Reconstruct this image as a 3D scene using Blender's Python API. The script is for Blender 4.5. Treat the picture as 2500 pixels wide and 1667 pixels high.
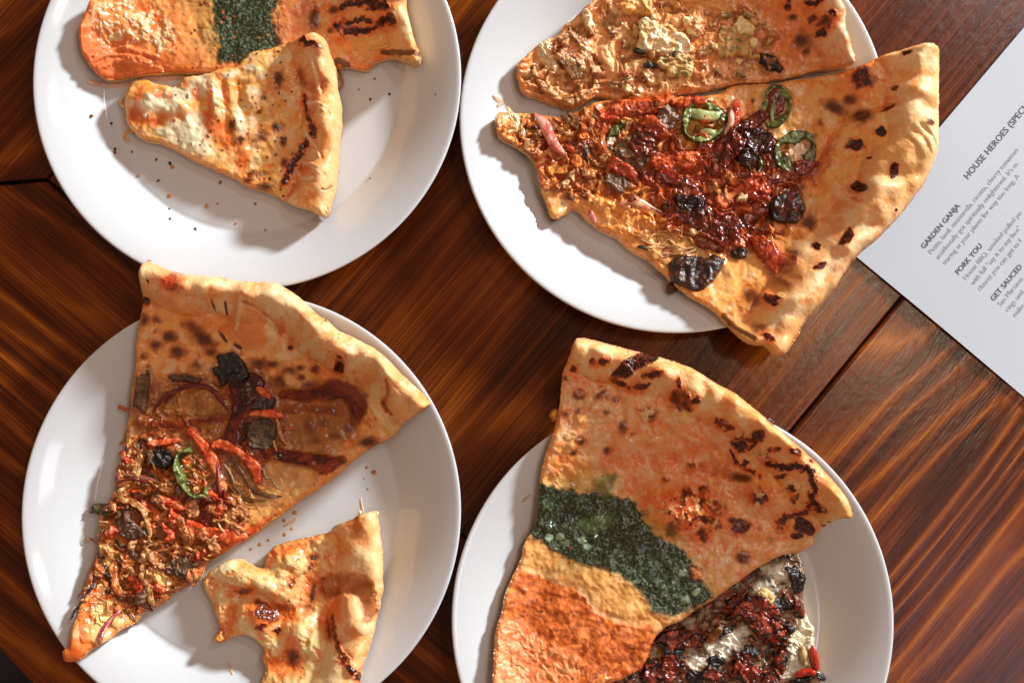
import bpy, bmesh, math, random
import numpy as np
from mathutils import Vector, Matrix, noise as mnoise

# ------------------------------------------------------------------ camera, world, light, exposure
for o in list(bpy.data.objects): bpy.data.objects.remove(o)
SC = bpy.context.scene
COL = SC.collection
D, TILT = 0.85, math.radians(5.0)          # camera distance to the table, lean from straight down
WIDTH = 0.588                              # metres of table across the picture
cam_d = bpy.data.cameras.new('camera'); cam = bpy.data.objects.new('camera', cam_d); COL.objects.link(cam)
cam_d.sensor_width = 36; cam_d.lens = 36*D/WIDTH
cam.location = (0, -D*math.sin(TILT), D*math.cos(TILT)); cam.rotation_euler = (TILT, 0, 0)
cam_d.clip_start = 0.01; cam_d.clip_end = 50
SC.camera = cam
W = bpy.data.worlds.new('World'); SC.world = W; W.use_nodes = True
bg = W.node_tree.nodes['Background']; bg.inputs[0].default_value = (1.0, 0.66, 0.46, 1); bg.inputs[1].default_value = 0.28

def area_lamp(name, loc, target, size, power, color, shape='DISK', size_y=None):
    l = bpy.data.lights.new(name, 'AREA'); l.energy = power; l.color = color; l.shape = shape; l.size = size
    if size_y: l.size_y = size_y
    o = bpy.data.objects.new(name, l); COL.objects.link(o); o.location = loc
    o.rotation_euler = (Vector(target)-Vector(loc)).to_track_quat('-Z', 'Y').to_euler()
    return o
AZ, EL = math.radians(40), math.radians(19)     # low light from the upper right
sd_ = Vector((math.cos(AZ)*math.cos(EL), math.sin(AZ)*math.cos(EL), math.sin(EL)))
area_lamp('low_sun_lamp', sd_*4.0, (0, 0, 0), 0.50, 275, (0.88, 0.97, 1.0))
area_lamp('skylight_lamp', (1.12, 1.06, 2.3), (0.1, 0.1, 0), 0.26, 5, (0.97, 0.96, 1.0), 'RECTANGLE', 0.20)
area_lamp('window_lamp', (1.12, -0.52, 2.3), (0.1, 0, 0), 0.5, 3.5, (0.86, 0.82, 1.0), 'RECTANGLE', 0.45)
area_lamp('table_glare_lamp', (0.74, 0.25, 2.3), (0.2, 0.05, 0), 0.16, 4, (1.0, 0.84, 0.58))  # added warm lamp for the golden glare on the table; no fixture known
SC.view_settings.view_transform = 'Standard'; SC.view_settings.look = 'None'
SC.view_settings.exposure = 0.22; SC.view_settings.gamma = 1
SC.render.engine = 'CYCLES'
SC.cycles.use_denoising = True
SC.cycles.max_bounces = 6

# ------------------------------------------------------------------ helpers
PXM = WIDTH/2500.0                         # metres per photo pixel on the table
ct, st = math.cos(TILT), math.sin(TILT)
def P(px, py, z=0.0):
    """point of the place at height z that lies under photo pixel (px,py); arrays welcome"""
    px = np.asarray(px, float); py = np.asarray(py, float)
    a = (px-1250)*PXM/D; b = -(py-833.5)*PXM/D
    dx = a; dy = b*ct+st; dz = b*st-ct
    t = (z-D*ct)/dz
    return dx*t, -D*st+dy*t, np.broadcast_to(np.asarray(z, float), np.shape(t)) if np.ndim(t) else z
def lin(c):
    c = np.asarray(c, float)/255.0
    return np.where(c <= 0.04045, c/12.92, ((c+0.055)/1.055)**2.4)
def sstep(a, b, x):
    t = np.clip((x-a)/(b-a), 0, 1); return t*t*(3-2*t)
def _hash(ix, iy, seed):
    h = (ix.astype(np.int64)*374761393+iy.astype(np.int64)*668265263+seed*974711) & 0x7fffffff
    h = ((h ^ (h >> 13))*1274126177) & 0x7fffffff
    return ((h ^ (h >> 16)) & 0xffff)/65535.0
def vnoise(x, y, seed=0):
    ix = np.floor(x); iy = np.floor(y); fx = x-ix; fy = y-iy
    a1 = _hash(ix, iy, seed)*6.2832; a2 = _hash(ix+1, iy, seed)*6.2832
    a3 = _hash(ix, iy+1, seed)*6.2832; a4 = _hash(ix+1, iy+1, seed)*6.2832
    u = fx**3*(fx*(fx*6-15)+10); v = fy**3*(fy*(fy*6-15)+10)
    g1 = np.cos(a1)*fx+np.sin(a1)*fy; g2 = np.cos(a2)*(fx-1)+np.sin(a2)*fy
    g3 = np.cos(a3)*fx+np.sin(a3)*(fy-1); g4 = np.cos(a4)*(fx-1)+np.sin(a4)*(fy-1)
    return 1.4*((g1*(1-u)+g2*u)*(1-v)+(g3*(1-u)+g4*u)*v)
def fbm(x, y, scale, octv=4, seed=0, rough=0.5):
    s = np.zeros_like(x, float); a = 1.0; f = 1.0/scale
    for i in range(octv):
        s += a*vnoise(x*f, y*f, seed+i*17); a *= rough; f *= 2.03
    return s
def cells(x, y, scale, seed=0):
    """distance to nearest jittered point, in cell units"""
    X = x/scale; Y = y/scale; ix = np.floor(X); iy = np.floor(Y); best = np.full(X.shape, 9.0)
    for dx in (-1, 0, 1):
        for dy in (-1, 0, 1):
            cx = ix+dx; cy = iy+dy
            qx = cx+_hash(cx, cy, seed); qy = cy+_hash(cx, cy, seed+71)
            best = np.minimum(best, np.hypot(X-qx, Y-qy))
    return best
def catmull(pts, n=6, closed=False):
    p = np.asarray(pts, float); m = len(p); out = []
    rng = range(m) if closed else range(m-1)
    for i in rng:
        if closed: a, b, c, d = p[(i-1) % m], p[i], p[(i+1) % m], p[(i+2) % m]
        else: a, b, c, d = p[max(i-1, 0)], p[i], p[i+1], p[min(i+2, m-1)]
        for k in range(n):
            t = k/n
            out.append(0.5*((2*b)+(-a+c)*t+(2*a-5*b+4*c-d)*t*t+(-a+3*b-3*c+d)*t**3))
    if not closed: out.append(p[-1])
    return np.array(out)
def seg_dist(x, y, pts, closed=False, width=None):
    """distance to a polyline; with width (one per point) distance divided by the local width"""
    p = np.asarray(pts, float); n = len(p); best = np.full(np.shape(x), 1e9)
    for i in range(n if closed else n-1):
        a = p[i]; b = p[(i+1) % n]; ab = b-a; L = ab@ab+1e-9
        t = np.clip(((x-a[0])*ab[0]+(y-a[1])*ab[1])/L, 0, 1)
        d = np.hypot(x-a[0]-t*ab[0], y-a[1]-t*ab[1])
        if width is not None: d = d/(width[i]*(1-t)+width[(i+1) % n]*t)
        best = np.minimum(best, d)
    return best
def in_poly(x, y, pts):
    p = np.asarray(pts, float); n = len(p); c = np.zeros(np.shape(x), bool)
    for i in range(n):
        a = p[i]; b = p[(i+1) % n]
        if a[1] == b[1]: continue
        c ^= ((a[1] > y) != (b[1] > y)) & (x < (b[0]-a[0])*(y-a[1])/(b[1]-a[1])+a[0])
    return c

def put(o, parent=None):
    COL.objects.link(o)
    if parent is not None: o.parent = parent
    return o
def tag(o, label=None, cat=None, group=None, kind=None):
    if label: o['label'] = label
    if cat: o['category'] = cat
    if group: o['group'] = group
    if kind: o['kind'] = kind
    return o
def empty(name, loc, label=None, cat=None, group=None):
    o = bpy.data.objects.new(name, None); o.location = loc; o.empty_display_size = 0.02
    COL.objects.link(o); return tag(o, label, cat, group)
def mesh_obj(name, v, f, mat, parent=None, col=None, gloss=None, normals=None, origin=None):
    v = np.asarray(v, float)
    if origin is None and parent is not None: origin = np.array(parent.location)
    if origin is not None: v = v-np.asarray(origin)
    me = bpy.data.meshes.new(name)
    me.from_pydata(v.tolist(), [], f.tolist() if isinstance(f, np.ndarray) else f, shade_flat=False)
    if col is not None:
        a = me.color_attributes.new('Col', 'FLOAT_COLOR', 'POINT')
        c4 = np.ones((len(v), 4)); c4[:, :3] = col
        a.data.foreach_set('color', c4.ravel())
    if gloss is not None:
        a = me.attributes.new('gloss', 'FLOAT', 'POINT'); a.data.foreach_set('value', np.broadcast_to(np.asarray(gloss, float), (len(v),)).copy())
    if mat: me.materials.append(mat)
    if normals is not None: me.normals_split_custom_set_from_vertices(normals.tolist())
    o = bpy.data.objects.new(name, me)
    if parent is None and origin is not None: o.location = origin
    return put(o, parent)

# ------------------------------------------------------------------ materials
def new_mat(name):
    m = bpy.data.materials.new(name); m.use_nodes = True
    nt = m.node_tree; return m, nt, nt.nodes['Principled BSDF']
def N(nt, t, **kw):
    n = nt.nodes.new(t)
    for k, v in kw.items():
        if k in n.bl_rna.properties.keys(): setattr(n, k, v)
        else: n.inputs[k].default_value = v
    return n
def L(nt, a, b): nt.links.new(a, b)
def mathn(nt, op, a, b=None, c=None):
    n = nt.nodes.new('ShaderNodeMath'); n.operation = op
    for i, v in enumerate((a, b, c)):
        if v is None: continue
        if isinstance(v, (int, float)): n.inputs[i].default_value = v
        else: L(nt, v, n.inputs[i])
    return n.outputs[0]
def ramp(nt, fac, stops):
    r = nt.nodes.new('ShaderNodeValToRGB'); L(nt, fac, r.inputs[0])
    e = r.color_ramp.elements
    while len(e) < len(stops): e.new(0.5)
    for i, (p, c) in enumerate(stops):
        e[i].position = p; e[i].color = (*lin(c), 1)
    return r.outputs[0]
def food_mat(name, sss=0.12, bump=0.25, bscale=900, spec=0.45, tint=0.18):
    m, nt, b = new_mat(name)
    at = N(nt, 'ShaderNodeAttribute', attribute_name='Col'); gl = N(nt, 'ShaderNodeAttribute', attribute_name='gloss')
    tc = N(nt, 'ShaderNodeTexCoord')
    n1 = N(nt, 'ShaderNodeTexNoise', Scale=bscale, Detail=4.0, Roughness=0.6); L(nt, tc.outputs['Object'], n1.inputs['Vector'])
    n2 = N(nt, 'ShaderNodeTexNoise', Scale=bscale*0.45, Detail=3.0); L(nt, tc.outputs['Object'], n2.inputs['Vector'])
    k = mathn(nt, 'MULTIPLY_ADD', n2.outputs[0], tint*2, 1-tint)
    mx = N(nt, 'ShaderNodeVectorMath', operation='SCALE'); L(nt, at.outputs['Color'], mx.inputs[0]); L(nt, k, mx.inputs['Scale'])
    L(nt, mx.outputs[0], b.inputs['Base Color'])
    r = mathn(nt, 'MULTIPLY_ADD', n1.outputs[0], 0.16, mathn(nt, 'SUBTRACT', gl.outputs['Fac'], 0.08))
    L(nt, r, b.inputs['Roughness'])
    bp = N(nt, 'ShaderNodeBump', Strength=bump, Distance=0.0009); L(nt, n1.outputs[0], bp.inputs['Height']); L(nt, bp.outputs[0], b.inputs['Normal'])
    b.inputs['Specular IOR Level'].default_value = spec
    if sss:
        b.inputs['Subsurface Weight'].default_value = sss
        b.inputs['Subsurface Radius'].default_value = (1.0, 0.45, 0.2); b.inputs['Subsurface Scale'].default_value = 0.0022
    return m
M_CHEESE = food_mat('melted_cheese', 0.15, 0.14, 800, 0.55)
M_CRUST = food_mat('baked_crust', 0.08, 0.20, 1000, 0.30)
M_SAUCE = food_mat('wet_sauce', 0.08, 0.08, 500, 0.5, 0.25)
M_PESTO = food_mat('pesto_surface', 0.0, 0.14, 1000, 0.6, 0.2)
M_MEAT = food_mat('cooked_meat', 0.04, 0.35, 1200, 0.55, 0.35)
M_VEG = food_mat('cooked_vegetable', 0.1, 0.2, 700, 0.55, 0.15)

def wood_mat(name, seed, K, across, along, dark=1.0, contrast=1.0):
    m, nt, b = new_mat(name)
    tc = N(nt, 'ShaderNodeTexCoord')
    mp = N(nt, 'ShaderNodeMapping'); L(nt, tc.outputs['Object'], mp.inputs[0]); mp.inputs['Location'].default_value = (seed*1.37, seed*0.71, seed*0.3)
    def stretched(sx, sy, det=2.0, rough=0.5):
        q = N(nt, 'ShaderNodeVectorMath', operation='MULTIPLY'); L(nt, mp.outputs[0], q.inputs[0]); q.inputs[1].default_value = (sx, sy, 1.0)
        n = N(nt, 'ShaderNodeTexNoise', Scale=1.0, Detail=det, Roughness=rough); L(nt, q.outputs[0], n.inputs['Vector']); return n.outputs[0]
    big = stretched(along, across, 1.2, 0.35)
    wob = stretched(along*9, across*4, 2.0)
    v = mathn(nt, 'MULTIPLY_ADD', big, K, mathn(nt, 'MULTIPLY', wob, 0.9))
    band = mathn(nt, 'PINGPONG', v, 0.5)                       # 0..0.5
    band = mathn(nt, 'POWER', mathn(nt, 'MULTIPLY', band, 2.0), 2.2)
    fib = stretched(12, 1000, 3.0, 0.7); fib2 = stretched(4, 300, 3.0, 0.6)
    blot = stretched(9, 16, 4.0, 0.6); streak = stretched(2.5, 55, 2.0)
    def cen(x, a): return mathn(nt, 'MULTIPLY_ADD', x, a, -0.5*a)
    t = mathn(nt, 'MULTIPLY_ADD', band, 0.85*contrast, 0.44-0.25*contrast)
    for src, a in ((fib, 1.0), (fib2, 0.62), (blot, 0.5), (streak, 0.45)): t = mathn(nt, 'ADD', t, cen(src, a))
    c = ramp(nt, t, [(0.0, (46*dark, 15*dark, 3*dark)), (0.28, (86*dark, 32*dark, 5*dark)), (0.58, (134*dark, 59*dark, 11*dark)), (0.95, (190*dark, 102*dark, 26*dark))])
    L(nt, c, b.inputs['Base Color'])
    L(nt, mathn(nt, 'MULTIPLY_ADD', fib2, 0.16, 0.12), b.inputs['Roughness'])
    h = mathn(nt, 'ADD', mathn(nt, 'MULTIPLY', band, 0.35), mathn(nt, 'ADD', mathn(nt, 'MULTIPLY', fib, 0.5), mathn(nt, 'MULTIPLY', stretched(160, 260, 4.0), 0.9)))
    bp = N(nt, 'ShaderNodeBump', Strength=0.22, Distance=0.0006); L(nt, h, bp.inputs['Height']); L(nt, bp.outputs[0], b.inputs['Normal'])
    b.inputs['Specular IOR Level'].default_value = 0.22
    b.inputs['Coat Weight'].default_value = 0.0; b.inputs['Coat Roughness'].default_value = 0.16
    bp2 = N(nt, 'ShaderNodeBump', Strength=0.14, Distance=0.0006); L(nt, h, bp2.inputs['Height']); L(nt, bp2.outputs[0], b.inputs['Coat Normal'])
    return m

def plain_mat(name, c, rough, spec=0.5, bump=0, bscale=300, var=0.0):
    m, nt, b = new_mat(name)
    b.inputs['Roughness'].default_value = rough; b.inputs['Specular IOR Level'].default_value = spec
    tc = N(nt, 'ShaderNodeTexCoord'); n = N(nt, 'ShaderNodeTexNoise', Scale=bscale, Detail=4.0); L(nt, tc.outputs['Object'], n.inputs['Vector'])
    c = np.asarray(c, float)
    L(nt, ramp(nt, n.outputs[0], [(0.3, c*(1-var)), (0.7, np.minimum(c*(1+var), 255))]), b.inputs['Base Color'])
    if bump:
        bp = N(nt, 'ShaderNodeBump', Strength=bump, Distance=0.0004); L(nt, n.outputs[0], bp.inputs['Height']); L(nt, bp.outputs[0], b.inputs['Normal'])
    return m
M_PLATE = plain_mat('white_glazed_ceramic', (206, 206, 209), 0.10, 0.5, 0.02, 400, 0.006)
M_PAPER = plain_mat('matte_paper', (197, 202, 211), 0.85, 0.2, 0.10, 1600, 0.012)
M_INK2 = plain_mat('grey_print', (150, 155, 165), 0.8, 0.1, 0, 900, 0.08)
M_INK = plain_mat('dark_print', (92, 97, 108), 0.8, 0.1, 0, 900, 0.08)
M_FLOOR = plain_mat('dark_floor', (24, 22, 24), 0.6, 0.3, 0, 6, 0.2)

# ------------------------------------------------------------------ setting: floor and table
def prism(name, poly, z0, z1, mat, parent, ang, bevel=0.0012, origin=None):
    """upright prism from a polygon of world points, drawn in a frame turned by ang so that local x is the grain"""
    ox, oy = origin if origin else np.mean(poly, axis=0)
    ca, sa = math.cos(-ang), math.sin(-ang)
    bm = bmesh.new(); vs = []
    for x, y in poly:
        dx, dy = x-ox, y-oy
        vs.append(bm.verts.new((dx*ca-dy*sa, dx*sa+dy*ca, z1)))
    f = bm.faces.new(vs)
    if f.normal.z < 0 or f.calc_area() < 0: f.normal_flip()
    bm.normal_update()
    if f.normal.z < 0: f.normal_flip()
    r = bmesh.ops.extrude_face_region(bm, geom=[f])
    for v in [g for g in r['geom'] if isinstance(g, bmesh.types.BMVert)]: v.co.z = z0
    bmesh.ops.recalc_face_normals(bm, faces=bm.faces)
    top = [e for e in bm.edges if all(abs(v.co.z-z1) < 1e-6 for v in e.verts)]
    bmesh.ops.bevel(bm, geom=top, offset=bevel, segments=3, affect='EDGES', profile=0.6)
    me = bpy.data.meshes.new(name); bm.to_mesh(me); bm.free()
    me.materials.append(mat)
    o = bpy.data.objects.new(name, me); put(o, parent)
    pl = parent.location if parent else Vector((0, 0, 0))
    o.location = (ox-pl[0], oy-pl[1], -pl[2]); o.rotation_euler = (0, 0, ang)
    return o
fl = mesh_obj('floor', [(-6, -6, -0.74), (6, -6, -0.74), (6, 6, -0.74), (-6, 6, -0.74)], [(0, 1, 2, 3)], M_FLOOR); tag(fl, kind='structure')

def PW(x, y):
    a, b, _ = P(x, y, 0.0); return np.array([float(a), float(b)])
GA = math.radians(49.8)                                     # grain direction of the middle planks
gu = np.array([math.cos(GA), math.sin(GA)]); gw = np.array([math.sin(GA), -math.cos(GA)])   # along / across (to lower right)
LV = PW(115, 438)                                           # left corner of the square core
SIDE = float((PW(1934, 1047)-LV)@gw)                        # core width
TC = LV+gu*SIDE/2+gw*SIDE/2                                 # table centre
TR = float(np.hypot(*(PW(36, 1624)-TC)))                    # table radius
table = empty('wooden_table', (TC[0], TC[1], -0.74), 'round varnished brown plank table under the plates and menu', 'table')
LEN = SIDE*1.28; TH = 0.032; g = 0.0007
cuts = [0, 0.36, 1.0]
for i in range(2):
    a, b = cuts[i]*SIDE, cuts[i+1]*SIDE
    ga = g if i == 0 else 0.00012; gb = g if i == 1 else 0.00012
    q = [LV+gu*g+gw*(a+ga), LV+gu*(LEN-g)+gw*(a+ga), LV+gu*(LEN-g)+gw*(b-gb), LV+gu*g+gw*(b-gb)]
    prism('plank', [tuple(p) for p in q], -TH, 0.0, wood_mat('stained_plank_%d' % i, i*3.1+1.2, (14.0, 12.0)[i], (11, 10)[i], (0.8, 0.7)[i], (.86, .84)[i], 0.34), table, GA, 0.0006)
corners = [LV, LV+gw*SIDE, LV+gw*SIDE+gu*LEN, LV+gu*LEN]   # left, bottom, right, top
for i in range(4):
    a, b = corners[i], corners[(i+1) % 4]
    da = (a-TC)/np.hypot(*(a-TC)); db = (b-TC)/np.hypot(*(b-TC))
    t0 = math.atan2(da[1], da[0]); t1 = math.atan2(db[1], db[0])
    while t1 < t0: t1 += 2*math.pi
    if t1-t0 > math.pi: t0, t1 = t1, t0+2*math.pi
    gg = 0.0009
    e = (b-a)/np.hypot(*(b-a)); nout = np.array([e[1], -e[0]])
    if nout@(a-TC) < 0: nout = -nout
    arc = [TC+TR*np.array([math.cos(t), math.sin(t)]) for t in np.linspace(t0+gg/TR, t1-gg/TR, 60)]
    a2 = a+nout*g+e*gg*0.7; b2 = b+nout*g-e*gg*0.7
    inner = [a2, b2] if np.hypot(*(arc[-1]-b)) > np.hypot(*(arc[-1]-a)) else [b2, a2]
    poly = [tuple(p) for p in inner[::-1]]
    pts = [tuple(p) for p in arc]
    full = pts+([tuple(a2), tuple(b2)] if np.hypot(*(arc[-1]-a2)) < np.hypot(*(arc[-1]-b2)) else [tuple(b2), tuple(a2)])
    prism('border_board', full, -TH, 0.0, wood_mat('stained_border_%d' % i, i*5.3+2.7, (16, 30, 16, 16)[i], (8, 9, 8, 8)[i], (1.5, 1.0, 1.2, 1.5)[i], 0.87, (0.46, 0.62, 0.46, 0.46)[i]), table, math.atan2(e[1], e[0]), 0.002)
# pedestal of the table (out of sight under the top)
def lathe(prof, n, c):
    v = []; f = []; m = len(prof)
    for k in range(n):
        t = 2*math.pi*k/n
        for r, z in prof: v.append((c[0]+r*math.cos(t), c[1]+r*math.sin(t), c[2]+z))
    for k in range(n):
        k2 = (k+1) % n
        for j in range(m-1): f.append((k*m+j, k2*m+j, k2*m+j+1, k*m+j+1))
    return v, f
v, f = lathe([(0.001, 0), (0.26, 0), (0.26, 0.02), (0.05, 0.05), (0.04, 0.68), (0.2, 0.705), (0.001, 0.705)], 32, (TC[0], TC[1], -0.74))
mesh_obj('pedestal', v, f, M_FLOOR, table)

# ------------------------------------------------------------------ plates
PLATE_R = 0.1215
PLATES = [(605, 192), (1645, 294), (591, 1247), (1641, 1511)]
PROF = [(0.0, 4.4), (0.30, 4.4), (0.60, 4.6), (0.68, 4.8), (0.70, 4.7), (0.712, 5.2), (0.725, 6.2), (0.755, 8.6), (0.80, 12.2), (0.86, 16.6), (0.92, 20.2), (0.965, 22.4), (0.985, 23.2), (0.996, 23.2), (1.0, 22.5), (0.998, 21.5), (0.985, 20.4),
        (0.93, 15.4), (0.86, 11.0), (0.78, 6.0), (0.70, 2.6), (0.66, 1.4), (0.645, 0.2), (0.625, 0.2), (0.60, 1.8), (0.0, 2.0)]
def plate_top(r):
    k = 15; return np.interp(r, [p[0] for p in PROF[:k]], [p[1] for p in PROF[:k]])*0.001
plates = []
PLAB = ['white round plate at upper left holding the small cheese slice', 'white round plate at upper right with the jalapeno slice overhanging beside the menu',
        'white round plate at lower left with a whole slice and a bitten piece', 'white round plate at lower right under the green pesto slice']
for i, (cx, cy) in enumerate(PLATES):
    x, y, _ = P(cx, cy, 0.0205)
    prof = catmull([(p[0]*PLATE_R, p[1]*0.001) for p in PROF], 3)
    prof[:, 0] = np.maximum(prof[:, 0], 0.0001)
    v, f = lathe([tuple(q) for q in prof], 160, (0, 0, 0))
    me = bpy.data.meshes.new('plate'); me.from_pydata(v, [], f, shade_flat=False); me.materials.append(M_PLATE)
    o = put(bpy.data.objects.new('plate', me)); o.location = (float(x), float(y), 0.0002)
    tag(o, PLAB[i], 'plate', 'white plates on the table'); plates.append(np.array([float(x), float(y)]))
    me.update(); 
    # make sure the faces look outwards
    bm = bmesh.new(); bm.from_mesh(me); bmesh.ops.recalc_face_normals(bm, faces=bm.faces); bm.to_mesh(me); bm.free()

# ------------------------------------------------------------------ menu sheet
MZ = 0.0016
mc = np.array([float(q) for q in P(2053, 596, MZ)[:2]])
def MP(px, py):
    return np.array([float(q) for q in P(px, py, MZ)[:2]])
mu = MP(2294, 311)-MP(2053, 596); mu /= np.hypot(*mu)
mv = np.array([mu[1], -mu[0]])                               # down the page, to lower right
menu = empty('paper_menu', (mc[0], mc[1], 0.0), 'white printed paper menu tucked under the overhanging slice crust', 'menu')
def paper_z(a, b):
    return MZ+0.0030*math.sin(a*11+0.6)*math.sin(b*16+0.5)**2+0.0035*max(0, a-0.05)*4*(0.5+0.5*math.sin(b*24-0.8))
LX, LY = 0.279, 0.216
nx, ny = 56, 44; v = []; f = []
for layer in (0.00012, 0.0):
    for i in range(nx+1):
        for j in range(ny+1):
            a, b = LX*i/nx, LY*j/ny; q = mc+mu*a+mv*b
            v.append((q[0], q[1], paper_z(a, b)-(0.00025 if layer == 0 else 0)))
n1 = (nx+1)*(ny+1)
for i in range(nx):
    for j in range(ny):
        q = (i*(ny+1)+j, (i+1)*(ny+1)+j, (i+1)*(ny+1)+j+1, i*(ny+1)+j+1)
        f.append(q[::-1]); f.append(tuple(k+n1 for k in q))
def side(ids):
    for a, b in zip(ids[:-1], ids[1:]):
        k = len(v); v.extend([v[a], v[b], v[b+n1], v[a+n1]]); f.append((k, k+1, k+2, k+3))
for j in (0, ny): side([i*(ny+1)+j for i in range(nx+1)])
for i in (0, nx): side([i*(ny+1)+j for j in range(ny+1)])
sheet = mesh_obj('sheet', v, f, M_PAPER, menu)
TEXT = [("HOUSE HEROES (SPECIA", 2360, 441, 15.6, 1), ("GARDEN GANJA", 2254, 610, 12.9, 1), ("Pesto, basil, mozzarella, ricotta, cherry tomatoes", 2271, 623, 12.3, 0),
        ("accidentally got spiritually enlightened. It's m", 2288, 636, 12.3, 0), ("staring at your plants for way too long. A", 2305, 649, 12.3, 0),
        ("PORK YOU", 2337, 673, 12.9, 1), ("House BBQ, smoked pulled po", 2355, 686, 12.3, 0), ('with full "say it to my face"', 2373, 699, 12.3, 0), ("closest you can get to f", 2390, 713, 12.3, 0),
        ("GET SAUCED", 2423, 737, 12.9, 1), ("San Marzano", 2440, 750, 12.3, 0), ("rings und", 2458, 763, 12.3, 0), ("make", 2476, 776, 12.3, 0)]
for s, x, y, cap, bold in TEXT:
    cu = bpy.data.curves.new('printed_line', 'FONT'); cu.body = s
    cu.size = cap*PXM/0.70; cu.offset = 0.00008 if bold else -0.00001; cu.resolution_u = 3
    cu.space_character = 1.03 if bold else 0.985
    t = bpy.data.objects.new('tmp', cu); COL.objects.link(t)
    bpy.context.view_layer.update()
    me = bpy.data.meshes.new_from_object(t.evaluated_get(bpy.context.evaluated_depsgraph_get()))
    bpy.data.objects.remove(t)
    q0 = MP(x, y); q0 = q0
    vv = np.array([w.co[:] for w in me.vertices])
    pts = q0[None, :]+mu[None, :]*vv[:, :1]-mv[None, :]*vv[:, 1:2]
    rel = pts-mc
    aa = rel@mu; bb = rel@mv
    zz = np.array([paper_z(a, b)+0.00012 for a, b in zip(aa, bb)])
    loc = np.array(menu.location)
    for w, p_, z_ in zip(me.vertices, pts, zz): w.co = (p_[0]-loc[0], p_[1]-loc[1], z_-loc[2])
    me.materials.clear(); me.materials.append(M_INK if bold else M_INK2)
    put(bpy.data.objects.new('printed_line', me), menu)

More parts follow.
